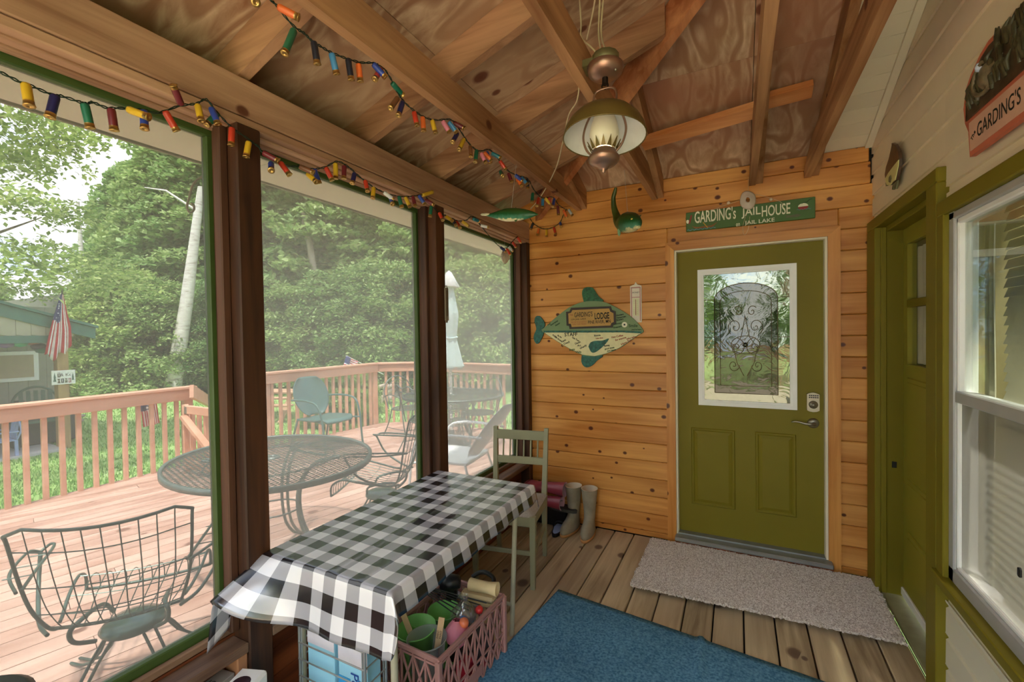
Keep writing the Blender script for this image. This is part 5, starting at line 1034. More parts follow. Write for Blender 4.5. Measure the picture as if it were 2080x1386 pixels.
# ---- boots and shoes
GR = plain('grey_rubber', rgb(150, 140, 120), .6, var=.2, scale=14); SOLE = plain('gum_sole', rgb(196, 140, 84), .7); LIN = plain('boot_lining', rgb(214, 200, 178), .9)
def boot(label, loc, rz, m_, grp, H=.345, sole=SOLE, lining=LIN, s=1, rot=None):
    t = thing('rubber_boot', label, 'boot', loc, rz, grp); t.scale = (s,)*3
    if rot: t.rotation_euler = rot
    def sect(z, y0, y1, w_):      # oval ring
        return [Vector((w_*math.cos(a), (y0+y1)/2+(y1-y0)/2*math.sin(a), z)) for a in [2*PI*k/20 for k in range(20)]]
    rows = [(.018, -.075, .185, .046), (.035, -.078, .190, .048), (.055, -.078, .182, .047), (.075, -.074, .155, .044), (.095, -.068, .105, .041), (.12, -.062, .062, .041), (.16, -.062, .050, .043), (.22, -.068, .052, .049), (.28, -.072, .056, .056), (H, -.080, .066, .062)]
    V = [p for r_ in rows for p in sect(*r_)]; n = len(rows); b = MB().add(V, [(i*20+k, i*20+(k+1) % 20, (i+1)*20+(k+1) % 20, (i+1)*20+k) for i in range(n-1) for k in range(20)]+[tuple(reversed(range(20)))], True); o = obj('shaft', b, m_, t)
    V = sect(H, -.082, .068, .064)+sect(H+.002, -.072, .058, .054)+sect(.20, -.058, .042, .040); obj('lining', MB().add(V, [(i*20+k, i*20+(k+1) % 20, (i+1)*20+(k+1) % 20, (i+1)*20+k) for i in range(2) for k in range(20)]+[tuple(range(40, 60))], True), lining, t)
    V = sect(0, -.078, .190, .047)+sect(.020, -.080, .194, .050); obj('sole', MB().add(V, [(k, (k+1) % 20, 20+(k+1) % 20, 20+k) for k in range(20)]+[tuple(reversed(range(20))), tuple(range(20, 40))], True), sole, t)
    return t
q = at(1158, 1086, 2, 0); boot('grey rubber boot with gum sole, left one of the standing pair', (q.x-.005, q.y+.10, 0), R(180-10), GR, None)
q = at(1190, 1094, 2, 0); boot('grey rubber boot with gum sole, right one of the standing pair', (q.x, q.y+.10, 0), R(180+3), GR, None)
BR_ROT = Matrix(((0, 0, 1), (0, -1, 0), (1, 0, 0))).to_euler()
RB = plain('wine_red_rubber', rgb(142, 58, 72), .35); RL = plain('wine_lining', rgb(190, 150, 160), .8)
boot('wine red rubber boot lying on its side on top of the shoes', (-1.52, 3.27, .315), 0, RB, None, rot=BR_ROT, s=.9, lining=RL, sole=plain('red_sole', rgb(110, 40, 50), .5))
boot('wine red rubber boot lying under the other red boot', (-1.52, 3.24, .215), 0, RB, None, rot=BR_ROT, s=.85, lining=RL, sole=MC['red_sole'])
t = thing('shoe_rack_box', 'low black box of shoes against the pine wall', 'box', (-1.40, 3.35, 0)); obj('body', MB().cbox((-.20, -.05, 0), (.19, .06, .15), .008), BLACK, t)
def slipper(lb, loc, rz, m_, mi, rot=None):
    t = thing('slipper', lb, 'shoe', loc, rz)
    if rot: t.rotation_euler = rot
    def ring(z, s_): return [Vector((.045*s_*math.cos(a)*(1 if math.sin(a) > 0 else .85), .13*s_*math.sin(a), z)) for a in [2*PI*k/24 for k in range(24)]]
    V = ring(0, 1)+ring(.022, 1.03); obj('sole', MB().add(V, [(k, (k+1) % 24, 24+(k+1) % 24, 24+k) for k in range(24)]+[tuple(reversed(range(24))), tuple(range(24, 48))], False), m_, t)
    V = ring(.023, .86); obj('insole', MB().add(V, [tuple(range(24))]), mi, t)
    b = MB().grid(lambda u, v: Vector((.047*math.cos(PI*u), .01+.11*v*(1-.3*(2*u-1)**2)-.0, .02+.045*math.sin(PI*u)*(1-.5*v))), 14, 8, True); o = obj('upper', b, m_, t); sd = o.modifiers.new('s', 'SOLIDIFY'); sd.thickness = .004; return t
q = at(1131, 1079, 2, .02); slipper('dark slipper with pale blue insole beside the grey boots', (q.x-.005, q.y+.055, .0), R(4), BLACK, plain('pale_blue_insole', rgb(168, 184, 226), .6))
slipper('black shoe lying above the pale blue slipper', (-1.235, 3.27, .155), R(80), plain('charcoal_shoe', rgb(62, 62, 60), .5), BLACK)
# ---- blue carpet and woven mat
BC, t_, b_ = base_mat('blue_carpet', .95, 0, .1); n1 = nd(t_, 'ShaderNodeTexNoise', i_Scale=90.0, i_Detail=4.0); t_.links.new(coords(t_, (1,1,1)), n1.inputs['Vector']); n2 = nd(t_, 'ShaderNodeTexNoise', i_Scale=2.5, i_Detail=3.0); t_.links.new(coords(t_, (1,1,1)), n2.inputs['Vector'])
r_ = ramp(t_, [(.3, rgb(58, 104, 136)), (.7, rgb(110, 160, 190))]); t_.links.new(n1.outputs[0], r_.inputs[0]); r2 = ramp(t_, [(.3, (.82, .82, .82, 1)), (.7, (1.1, 1.1, 1.1, 1))]); t_.links.new(n2.outputs[0], r2.inputs[0]); cm = mix(t_, r_.outputs[0], r2.outputs[0], 1.0, 'MULTIPLY'); t_.links.new(cm, b_.inputs['Base Color']); bump(t_, b_, n1.outputs[0], .6, .003)
c0 = Vector((-.96, 2.461, 0)); ex = Vector((1.229, -.151, 0)).normalized(); ey = Vector((-.115, -.993, 0)).normalized()
def rug(u, v):
    p = c0+ex*u*1.62+ey*v*2.3; fx = (u*1.62-.80)-.17*v*2.3*.9; z = .009+.016*math.exp(-(fx/.016)**2)*(1-.5*v)+.0015*math.sin(u*22)*math.sin(v*17); return Vector((p.x, p.y, z))
rg_ = MB().grid(rug, 150, 60); n_ = len(rg_.v)
o = obj('blue_carpet', rg_, BC); tag(o, 'blue low-pile carpet runner with a crease on the porch floor', 'carpet'); sd = o.modifiers.new('s', 'SOLIDIFY'); sd.thickness = .007; sd.offset = -1
MT, t_, b_ = base_mat('woven_mat', .95, 0, .1); ge = nd(t_, 'ShaderNodeTexNoise', i_Scale=60.0, i_Detail=2.0); t_.links.new(coords(t_, (1,1,1)), ge.inputs['Vector']); n2 = nd(t_, 'ShaderNodeTexVoronoi', i_Scale=170.0); t_.links.new(coords(t_, (1,1,1)), n2.inputs['Vector'])
r_ = ramp(t_, [(.1, rgb(166, 150, 140)), (.5, rgb(208, 196, 186)), (.9, rgb(234, 224, 216))]); t_.links.new(n2.outputs['Color'], r_.inputs[0]); t_.links.new(r_.outputs[0], b_.inputs['Base Color']); bump(t_, b_, n2.outputs['Distance'], .8, .004)
mc = [Vector((-.566, 3.333, 0)), Vector((.725, 3.333, 0)), Vector((.712, 2.715, 0)), Vector((-.579, 2.655, 0))]; rm_ = random.Random(9)
def mat_(u, v):
    e = .006 if (v in (0, 1) or u in (0, 1)) else 0
    p = lerp(lerp(mc[0], mc[1], u), lerp(mc[3], mc[2], u), v); return p+Vector((rm_.uniform(-e, e)*1.5, rm_.uniform(-e, e), .026+.0022*(((round(u*150)+round(v*80)) % 2)*2-1)+rm_.uniform(-.001, .001)))
o = obj('door_mat', MB().grid(mat_, 151, 81, False), MT); tag(o, 'beige woven mat with frayed edges in front of the green door', 'mat'); sd = o.modifiers.new('s', 'SOLIDIFY'); sd.thickness = .014; sd.offset = -1
# ---- pendant lantern
LY = 1.62
P_ = at(1226, 352, 1, LY); lx, lz0 = P_.x, P_.z
COP = plain('aged_copper', rgb(166, 132, 112), .32, .8); BRZ = plain('olive_bronze', rgb(116, 98, 48), .4, .4); MLK = plain('milk_glass', rgb(236, 228, 200), .3)
t = thing('pendant_lantern', 'old hurricane style pendant lamp with bronze shade and milk glass chimney', 'lamp', (lx, LY, lz0))
t.rotation_euler = (R(-6), 0, 0)
obj('font', MB().lathe([(0, 0), (.007, .004), (.005, .012), (.016, .016), (.022, .026), (.034, .030), (.046, .036), (.056, .048), (.057, .058), (.051, .066), (.047, .070), (.044, .082), (.034, .088), (0, .088)], 32), COP, t)
obj('chimney', MB().lathe([(.034, .09), (.050, .12), (.054, .15), (.048, .185), (.036, .22), (.030, .25)], 28), MLK, t)
cr_ = MB()
for k in range(14):
    a = 2*PI*k/14; a2 = .17; V = [(.0455*math.cos(a-a2), .0455*math.sin(a-a2), .086), (.0455*math.cos(a+a2), .0455*math.sin(a+a2), .086), (.060*math.cos(a), .060*math.sin(a), .118)]; W_ = [(x*1.05, y*1.05, z) for x, y, z in V]; cr_.add(V+W_, [(0, 1, 2), (5, 4, 3), (0, 3, 4, 1), (1, 4, 5, 2), (2, 5, 3, 0)])
obj('crown_gallery', cr_, BRZ, t)
sh = obj('shade', MB().lathe([(.150, .136), (.146, .163), (.130, .193), (.104, .221), (.070, .240), (.036, .248)], 40), BRZ, t)
inn = obj('shade_lining', MB().lathe([(.148, .137), (.143, .162), (.127, .190), (.101, .217), (.067, .236), (.034, .244)], 40), plain('white_enamel', rgb(232, 234, 226), .35), sh)
obj('shade_rim', MB().tube([(.150*math.cos(2*PI*i/40), .150*math.sin(2*PI*i/40), .136) for i in range(40)], .0025, 6, closed=True), BRZ, sh)
obj('chimney_cap', MB().lathe([(.030, .244), (.030, .262), (.024, .267), (0, .267)], 20), MLK, t)
for k in range(2):
    s_ = 1 if k else -1; obj('frame_arm', MB().tube(catm([(s_*.040, 0, .07), (s_*.066, 0, .10), (s_*.080, 0, .15), (s_*.070, 0, .20), (s_*.046, 0, .25), (s_*.042, 0, .30), (s_*.028, 0, .322), (0, 0, .326)], 5), .0042, 8), COP, t)
obj('hanging_loop', MB().tube([(.012*math.cos(a), 0, .336+.012*math.sin(a)) for a in [2*PI*i/12 for i in range(12)]], .003, 6, closed=True).tube([(0, 0, .342), (0, 0, .378)], .011, 10), plain('black_iron', rgb(40, 32, 26), .5, .6), t)
can = obj('canopy', MB().lathe([(.0, .366), (.035, .369), (.062, .386), (.068, .408), (.060, .414)], 30), COP, t); obj('screw', MB().lathe([(0, -.006), (.004, -.005), (.005, 0)], 8, Matrix.Translation((.044, -.02, .375))), NICKEL, can)
obj('junction_box', MB().lathe([(.0, .414), (.050, .414), (.050, .452), (.0, .452)], 12).box((-.085, -.03, .414), (-.04, .03, .442)), plain('box_olive_metal', rgb(128, 124, 84), .5, .5), t)
lc_ = bpy.data.lights.new('lantern_fill', 'POINT'); lc_.energy = .5; lc_.color = (1, .9, .75); lc_.shadow_soft_size = .03; lo = bpy.data.objects.new('lantern_fill', lc_); col.objects.link(lo); lo.location = (0, 0, .225); lo.parent = t  # small warm fill added inside the lamp, which is not lit
CAB = plain('cream_cable', rgb(206, 190, 150), .6); top = t.location+Vector((0, .03, .45))
cb1 = thing('lamp_cable', 'pale electric cables rising from the pendant lamp to the roof', 'cable', top)
for i, pts in enumerate(([(-.01, 0, 0), at(1216, 60, 1, 1.75)-top, at(1222, -60, 1, 1.75)-top], [(.01, 0, 0), at(1221, 60, 1, 1.76)-top, at(1232, -60, 1, 1.76)-top], [at(1192, 80, 1, 1.9)-top, at(1207, 10, 1, 1.8)-top, at(1215, -60, 1, 1.75)-top], [(-.02, 0, .0), at(1200, 95, 1, 1.66)-top, at(1181, 76, 1, 1.7)-top, at(1180, 40, 1, 1.75)-top, at(1173, -60, 1, 1.75)-top])):
    obj('strand', MB().tube(catm(pts, 6), .0035, 6), CAB, cb1)
pp = [at(a, b, 1, y) for a, b, y in ((1177, 168, 2.08), (1172, 205, 2.12), (1155, 235, 2.24), (1143, 290, 2.4), (1128, 345, 2.62), (1098, 400, 2.9), (1078, 424, 3.02))]
cb2 = thing('roof_cable', 'pale cable stapled down along the hip rafter behind the lamp', 'cable', pp[0]); obj('strand', MB().tube(catm([p-pp[0] for p in pp], 5), .004, 6), CAB, cb2)
# ---- string lights made of spent shells
SC = dict(y=(214, 172, 40), b=(44, 70, 160), g=(24, 104, 76), m=(110, 34, 40), r=(196, 60, 36), o=(232, 112, 48), k=(32, 34, 46), l=(70, 140, 190), p=(222, 130, 150), n=(34, 36, 90), w=(206, 206, 206), t=(30, 110, 120), u=(120, 76, 46))
SCM = {k: plain('hull_'+k, rgb(*c), .35, var=.04, spec=.6) for k, c in SC.items()}
BR = plain('brass_head', rgb(200, 164, 96), .3, .9); BRI = plain('primer', rgb(240, 226, 200), .3, .7); WIRE = plain('dark_green_wire', rgb(20, 46, 30), .6)
CN = dict(y='yellow', b='blue', g='green', m='maroon', r='red', o='orange', k='black', l='light blue', p='pink', n='navy', w='grey', t='teal', u='brown')
def string(label, cable, shells, ax, v, off, k, Ls=.060, amp=.003):
    c = [at(off[0]+a/k, off[1]+b/k, ax, v) for a, b in cable]; t = thing('string_lights', label, 'string lights', c[0], 0, 'shell string lights')
    P = catm([p-c[0] for p in c], 6)
    for ph in (0, PI):
        Q = [p+Vector((amp*.6*math.cos(i*1.1+ph), amp*.4*math.sin(i*.7), amp*math.sin(i*1.1+ph))) for i, p in enumerate(P)]; obj('cable', MB().tube(Q, .0018, 5), WIRE, t)
    for (x0, y0, x1, y1, cc) in shells:
        a, b = at(off[0]+x0/k, off[1]+y0/k, ax, v), at(off[0]+x1/k, off[1]+y1/k, ax, v)
        d = b-a; L = d.length
        if L < Ls*.97:           # foreshortened: it leans out of the plane
            e = math.sqrt(max(0, (Ls*.97)**2-L*L)); nn = Vector((0, 0, 0)); nn[ax] = -1 if ax == 1 else 1; b = b+nn*e; d = b-a
        d = d.normalized(); L = max(L, Ls*.97); M = Matrix.Translation(a-c[0]) @ Vector((0, 0, 1)).rotation_difference(d).to_matrix().to_4x4()
        h = obj('shell', MB().lathe([(0, 0), (.0085, .001), (.0102, .006), (.0102, L-.011)], 14, M), SCM[cc], t, None); h['label'] = CN[cc]+' plastic shell'
        cp = obj('brass_cap', MB().lathe([(.0105, L-.012), (.0108, L-.002), (.0118, L-.002), (.0118, L), (.004, L), (.004, L-.001), (0, L-.001)], 14, M), BR, h)
    return t
c1 = [(0, 435), (130, 500), (180, 515), (310, 570), (370, 580), (480, 615), (520, 625), (560, 618), (645, 650), (760, 655), (870, 665), (960, 680), (1100, 635), (1190, 625), (1245, 600), (1320, 690), (1400, 770), (1500, 840), (1560, 885)]
s1 = [(155, 505, 165, 650, 'y'), (335, 575, 300, 710, 'n'), (510, 625, 545, 775, 'g'), (670, 655, 690, 790, 'm'), (770, 660, 850, 730, 'y'), (868, 668, 862, 785, 'b'), (995, 670, 1065, 795, 'r'), (1095, 635, 1015, 525, 'm'), (1192, 632, 1198, 740, 'y'), (1275, 650, 1298, 760, 'b'), (1310, 690, 1245, 755, 'g'), (1400, 770, 1395, 880, 'r'), (1502, 855, 1485, 950, 'y')]
string('string of shell lights draped across the nearest screen below the beam', c1, s1, 0, -1.528, (0, 0), 2.971)
c2 = [(72, 880), (100, 920), (170, 965), (240, 1000), (320, 1005), (400, 1020), (470, 1010), (550, 975), (620, 1010), (700, 1080), (770, 1130), (830, 1160), (920, 1185), (1000, 1185), (1075, 1180), (1120, 1240), (1165, 1285), (1205, 1300)]
s2 = [(100, 920, 160, 985, 'm'), (150, 985, 115, 1040, 'b'), (205, 980, 232, 1065, 'r'), (320, 1005, 370, 1055, 'u'), (370, 1050, 378, 1110, 'y'), (410, 1020, 435, 1110, 'b'), (480, 1010, 505, 1095, 'r'), (540, 985, 540, 1080, 'y'), (592, 1000, 590, 1080, 'm'), (655, 1045, 635, 1110, 'n'), (718, 1090, 715, 1160, 'r'), (770, 1130, 762, 1200, 'y'), (830, 1160, 870, 1210, 'w'), (870, 1190, 855, 1240, 'b'), (922, 1185, 930, 1255, 'g'), (960, 1190, 970, 1255, 'y'), (1005, 1185, 1008, 1250, 'm'), (1042, 1180, 1058, 1240, 'b'), (1065, 1180, 1125, 1160, 'y'), (1080, 1205, 1100, 1245, 'm'), (1118, 1245, 1110, 1310, 'g'), (1165, 1285, 1162, 1335, 'r')]
string('string of shell lights draped over the middle screen between the two posts', c2, s2, 0, -1.528, (500, 0), 2.971)
c3 = [(575, 690), (700, 740), (800, 770), (930, 755), (1000, 700), (1090, 720), (1180, 850), (1390, 1100), (1530, 1230), (1640, 1240), (1740, 1130), (1830, 1040)]
s3 = [(570, 690, 570, 790, 'y'), (675, 730, 675, 870, 'k'), (750, 780, 740, 910, 'r'), (850, 775, 895, 890, 'y'), (1050, 735, 1130, 780, 't'), (1180, 850, 1215, 900, 'w'), (1530, 1230, 1545, 1330, 'n'), (1640, 1260, 1700, 1360, 'r'), (1680, 1220, 1740, 1300, 'w'), (1740, 1140, 1800, 1230, 'r'), (1830, 1060, 1885, 1150, 'r')]
string('short string of shell lights over the far screen into the corner', c3, s3, 0, -1.535, (840, 360), 8.6625)
c4 = [(100, -60), (150, 0), (180, 30), (285, 155), (350, 200), (395, 245), (450, 280), (520, 320), (600, 350), (680, 375), (760, 380), (820, 400), (870, 470), (910, 550), (950, 610), (1010, 665), (1080, 710), (1150, 725), (1240, 725), (1300, 800), (1340, 860), (1400, 910), (1470, 905), (1530, 970), (1580, 1030), (1640, 1060), (1700, 1080), (1740, 1150), (1790, 1195), (1850, 1190), (1890, 1240), (1940, 1270)]
s4 = [(190, 40, 265, 135, 'o'), (290, 180, 230, 325, 'g'), (408, 250, 430, 390, 'k'), (515, 320, 547, 450, 'l'), (615, 355, 635, 485, 'k'), (677, 385, 690, 495, 'o'), (765, 385, 810, 480, 'b'), (815, 415, 775, 480, 'r'), (880, 500, 945, 575, 'g'), (915, 590, 870, 655, 'u'), (945, 615, 918, 700, 'n'), (1012, 675, 1020, 765, 'r'), (1065, 705, 1072, 795, 'o'), (1122, 725, 1130, 810, 'y'), (1185, 730, 1205, 810, 'p'), (1222, 735, 1245, 810, 'l'), (1250, 740, 1275, 790, 'm'), (1275, 805, 1245, 860, 'n'), (1315, 840, 1285, 905, 'y'), (1352, 880, 1350, 950, 'u'), (1392, 905, 1383, 980, 'g'), (1418, 925, 1422, 990, 'p'), (1436, 920, 1450, 980, 'o'), (1450, 915, 1475, 985, 'b'), (1480, 925, 1495, 965, 't'), (1530, 970, 1545, 1030, 'r'), (1535, 1035, 1520, 1070, 'g'), (1582, 1045, 1585, 1105, 'm'), (1622, 1055, 1640, 1100, 'b'), (1635, 1080, 1635, 1130, 'o'), (1660, 1070, 1668, 1120, 'l'), (1695, 1080, 1700, 1140, 'k'), (1730, 1165, 1725, 1225, 'g'), (1765, 1195, 1755, 1245, 'r'), (1790, 1200, 1788, 1255, 'l'), (1803, 1195, 1818, 1235, 'y'), (1825, 1190, 1838, 1240, 'r'), (1860, 1200, 1850, 1250, 'b'), (1880, 1240, 1885, 1300, 'm'), (1915, 1270, 1935, 1310, 'o'), (1945, 1265, 1948, 1305, 'w'), (40, -25, 5, 45, 'u')]
string('long string of coloured shell lights hung along the ceiling joist', c4, s4, 0, -1.150, (500, 0), 2.971)
c5 = [(640, 330), (690, 410), (770, 465), (840, 480), (930, 455), (1000, 400), (1045, 300), (1075, 250)]
s5 = [(550, 370, 550, 470, 'g'), (690, 410, 660, 490, 'k'), (755, 475, 745, 555, 'o'), (842, 485, 845, 570, 'y'), (925, 460, 950, 540, 'r'), (1000, 405, 1025, 465, 'b'), (1040, 275, 1075, 345, 'k')]
string('short loop of shell lights hanging against the pine boards', c5, s5, 1, 3.385, (960, 380), 5.62)
# ---- hanging carved fish
FG, t_, b_ = base_mat('painted_fish', .35); gn = nd(t_, 'ShaderNodeTexCoord'); sp = nd(t_, 'ShaderNodeSeparateXYZ'); t_.links.new(gn.outputs['Object'], sp.inputs[0]); no = nd(t_, 'ShaderNodeTexNoise', i_Scale=45.0, i_Detail=4.0); t_.links.new(gn.outputs['Object'], no.inputs['Vector'])
ma = nd(t_, 'ShaderNodeMath', operation='MULTIPLY_ADD', i_1=.035, i_2=-.0175); t_.links.new(no.outputs[0], ma.inputs[0]); ad = nd(t_, 'ShaderNodeMath', operation='ADD'); t_.links.new(sp.outputs[2], ad.inputs[0]); t_.links.new(ma.outputs[0], ad.inputs[1]); mr = nd(t_, 'ShaderNodeMapRange', i_1=-.04, i_2=.04); t_.links.new(ad.outputs[0], mr.inputs[0])
r_ = ramp(t_, [(0, rgb(236, 228, 190)), (.14, rgb(224, 214, 160)), (.22, rgb(60, 130, 100)), (.5, rgb(28, 84, 40)), (1, rgb(62, 74, 22))]); t_.links.new(mr.outputs[0], r_.inputs[0]); t_.links.new(r_.outputs[0], b_.inputs['Base Color'])
FIN = plain('fish_fin', rgb(70, 100, 44), .45)
def thread(name, t, p, q): return obj(name, MB().tube([p, q], .0008, 4), plain('fishing_line', rgb(200, 200, 190), .4), t)
a, b = at(985, 436, 1, 2.30), at(1093, 437, 1, 2.30); mid = (a+b)/2; ax_ = (b-a); L = ax_.length
t = thing('hanging_fish', 'long green carved pike hanging on a line from the joist', 'ornament', mid); t.rotation_euler = (0, -math.atan2(ax_.z, ax_.x), 0)
rows = []
for i in range(17):
    s_ = i/16; x = (s_-.5)*L; w_ = .032*math.sin(PI*min(1, s_*1.02))**.7*(.35+.65*min(1, s_*2.5)) + .0015; hh = w_*1.15; rows.append((x, w_*.8, hh))
V = [Vector((x, w_*math.cos(k*PI/7), hh*math.sin(k*PI/7)+.004*math.sin(x*9))) for x, w_, hh in rows for k in range(14)]
obj('body', MB().add(V, [(i*14+k, i*14+(k+1) % 14, (i+1)*14+(k+1) % 14, (i+1)*14+k) for i in range(16) for k in range(14)]+[tuple(reversed(range(14))), tuple(range(224, 238))], True), FG, t)
obj('snout', MB().lathe([(.001, -.045), (.007, -.035), (.008, 0), (.006, .02)], 10, Matrix.Translation((-L*.46, 0, 0)) @ Matrix.Rotation(R(90), 4, 'Y')), plain('fish_cream', rgb(226, 220, 178), .4), t)
obj('dorsal_fin', MB().add([(.03, -.002, .018), (.06, -.002, .016), (.025, 0, .045), (.03, .002, .018), (.06, .002, .016)], [(0, 1, 2), (4, 3, 2), (1, 4, 2), (3, 0, 2)]), FIN, t)
obj('belly_fin', MB().add([(.02, -.01, -.016), (.06, -.01, -.016), (.045, -.014, -.045), (.02, -.006, -.016), (.06, -.006, -.016)], [(0, 2, 1), (4, 2, 3), (1, 2, 4), (3, 2, 0)]), FIN, t)
thread('line', t, (0, 0, .02), (0.0, 0, at(1042, 318, 1, 2.30).z-mid.z))
FY = 2.85
def fp(px, py, y=FY): return at(px, py, 1, y)
cpt = fp(1276, 460); t = thing('hanging_fish', 'green and cream carved muskie with raised tail hanging before the pine wall', 'ornament', cpt)
spine = [(1298, 462, FY-.13, .010), (1293, 454, FY-.11, .036), (1285, 452, FY-.07, .058), (1276, 452, FY-.02, .066), (1268, 454, FY+.03, .058), (1258, 450, FY+.06, .038), (1252, 438, FY+.08, .024), (1247, 420, FY+.08, .018), (1246, 402, FY+.07, .014), (1249, 390, FY+.06, .013), (1251, 381, FY+.05, .008)]
S = [(at(a, b, 1, y)-cpt, r_) for a, b, y, r_ in spine]; P = catm([s_[0] for s_ in S], 4); rr = []
for i in range(len(S)-1): rr += [lerp(S[i][1], S[i+1][1], k/4) for k in range(4)]
rr.append(S[-1][1]); FG2 = FG.copy(); FG2.name = 'painted_fish_curled'
for n_ in FG2.node_tree.nodes:
    if n_.type == 'MAP_RANGE': n_.inputs[1].default_value = -.06; n_.inputs[2].default_value = .06
obj('body', MB().tube(P, rr, 14), FG2, t)
obj('pectoral_fin', MB().prism([(0, 0), (.05, .02), (.065, .045), (.02, .035)], frame_M((.03, -.06, -.01), (1, 0, .2), (0, 0, 1)), .004), FIN, t); obj('dorsal_fin', MB().prism([(-.02, .03), (.03, .03), (.02, .065), (-.015, .06)], frame_M((0, .0, .01), (1, .1, 0), (0, 0, 1)), .004), plain('fin_dark', rgb(60, 52, 24), .5), t)
obj('side_fin', MB().lathe([(0, -.035), (.02, -.02), (.022, .01), (0, .03)], 8, Matrix.Translation((-.055, -.01, -.025)) @ Matrix.Diagonal((.5, .3, 1, 1))), plain('fin_teal', rgb(130, 160, 120), .5), t); obj('eye', MB().lathe([(0, -.005), (.006, -.003), (.007, 0)], 10, Matrix.Translation((.05, -.13, .01)) @ Matrix.Rotation(R(-90), 4, 'X')), plain('fish_eye', rgb(214, 190, 90), .3), t)
thread('line', t, (0, 0, .04), (at(1268, 345, 1, FY)-cpt))
# ---- scallop shell in the corner
p = at(1022, 522, 0, -1.60); t = thing('scallop_shell', 'large pale scallop shell hanging at the far screen corner', 'shell', p)
sh_ = MB().grid(lambda u, v: Vector((.01+.012*math.sin(v*PI)+.003*math.cos(u*40), (u-.5)*.15*math.sin(.3+v*1.9), .045-.10*v*(1-.45*(2*u-1)**2))), 31, 10); o = obj('valve', sh_, plain('shell_cream', rgb(214, 206, 186), .5), t); sd = o.modifiers.new('s', 'SOLIDIFY'); sd.thickness = .003; thread('line', t, (0.01, 0, .045), (.02, 0, .17))
# ================================================================== SIGNS ON THE PINE WALL
def onwall(px, py, y=YW): return at(px, py, 1, y)
def WM(p, y=None): return frame_M(p, (1, 0, 0), (0, 0, 1))       # local z points out of the wall (-Y)
# Jail House board
A, B = onwall(1394, 432), onwall(1655, 446); x0, x1 = A.x, B.x; z0, z1 = (onwall(1394, 471).z+onwall(1655, 446).z)/2, (onwall(1394, 433).z+onwall(1655, 403).z)/2
t = thing('name_board', 'green painted board reading Garding\'s Jail House on Jail Lake over the door', 'sign', ((x0+x1)/2, 3.395, (z0+z1)/2)); sw, sh2 = x1-x0, z1-z0
SG = plain('sign_green', rgb(74, 108, 52), .55, var=.06); CRW = plain('sign_cream', rgb(236, 234, 206), .6)
obj('board', MB().cbox((-sw/2, .0, -sh2/2), (sw/2, .018, sh2/2), .003), SG, t)
FM = lambda x, z, y=-.0005: frame_M((x, y, z), (1, 0, 0), (0, 0, 1))
def sp_(px, py): q_ = onwall(px, py, 3.395); return q_.x-(x0+x1)/2, q_.z-(z0+z1)/2
for s_, px0, px1, py0, py1, sk in (("GARDING's", 1410, 1494, 424, 451, 0), ('JAIL', 1506, 1545, 421, 444, 0), ('HOUSE', 1547, 1605, 415, 439, 0), ('on', 1495, 1503, 454, 461, 0), ('JAIL LAKE', 1512, 1573, 446, 457, 0)):
    ca, cb_ = sp_((px0+px1)/2, (py0+py1)/2); wa = sp_(px1, py0)[0]-sp_(px0, py0)[0]; ha = sp_(px0, py0)[1]-sp_(px0, py1)[1]; fit('lettering', s_, ca, cb_+.002, wa, ha*.92, FM(0, 0), CRW, t, bold=.012)
LB = plain('painted_wave_blue', rgb(110, 150, 180), .6); WB = plain('painted_canoe_brown', rgb(140, 92, 44), .6); REDP = plain('painted_red', rgb(150, 44, 40), .5)
obj('painted_bobber', MB().prism([(-.028*math.cos(a), .020*math.sin(a)+.003) for a in [PI*i/10 for i in range(11)]], FM(sw*.415, sh2*.08), .001), CRW, t); obj('painted_bobber_base', MB().prism([(.028*math.cos(a), -.020*math.sin(a)+.002) for a in [PI*i/10 for i in range(11)]], FM(sw*.415, sh2*.08), .001), REDP, t)
obj('painted_line', MB().tube([(sw*(.405+.075*i/10), -.001, sh2*(.22+.2*i/10)+.004*math.sin(i)) for i in range(11)], .0014, 4), BLACK, t)
obj('painted_waves', MB().tube([(sw*(.37+.10*i/14), -.001, -sh2*.03+.003*math.sin(i*1.8)) for i in range(15)], .0012, 4).tube([(-sw*.49+sw*.24*i/24, -.001, -sh2*.43+.004*math.sin(i*1.8)) for i in range(25)], .002, 4), LB, t)
obj('painted_canoe', MB().prism([(-.085, .012), (-.06, -.008), (.05, -.008), (.085, .024), (.045, .004), (-.05, .002)], FM(-sw*.34, -sh2*.33), .001), WB, t); obj('painted_paddle', MB().bar((-sw*.355, -.0012, -sh2*.1), (-sw*.315, -.0012, -sh2*.42), .001, .006, (1, 0, 0)), plain('painted_paddle', rgb(190, 150, 50), .6), t)
obj('painted_fish', MB().prism([(-.05, .010), (-.04, 0), (-.05, -.010), (-.02, -.006), (.02, -.010), (.04, 0), (.02, .010), (-.02, .006)], FM(sw*.35, -sh2*.30), .001), plain('painted_fish_grey', rgb(96, 100, 70), .6), t); obj('painted_spoon', MB().prism([(-.012, -.03), (.0, -.032), (.014, .026), (.006, .030)], FM(-sw*.465, sh2*.13), .001), REDP, t); obj('painted_drop', MB().prism([(.010*math.cos(a), .014*math.sin(a)) for a in [2*PI*i/10 for i in range(10)]], FM(-sw*.485, sh2*.02), .001), CRW, t)
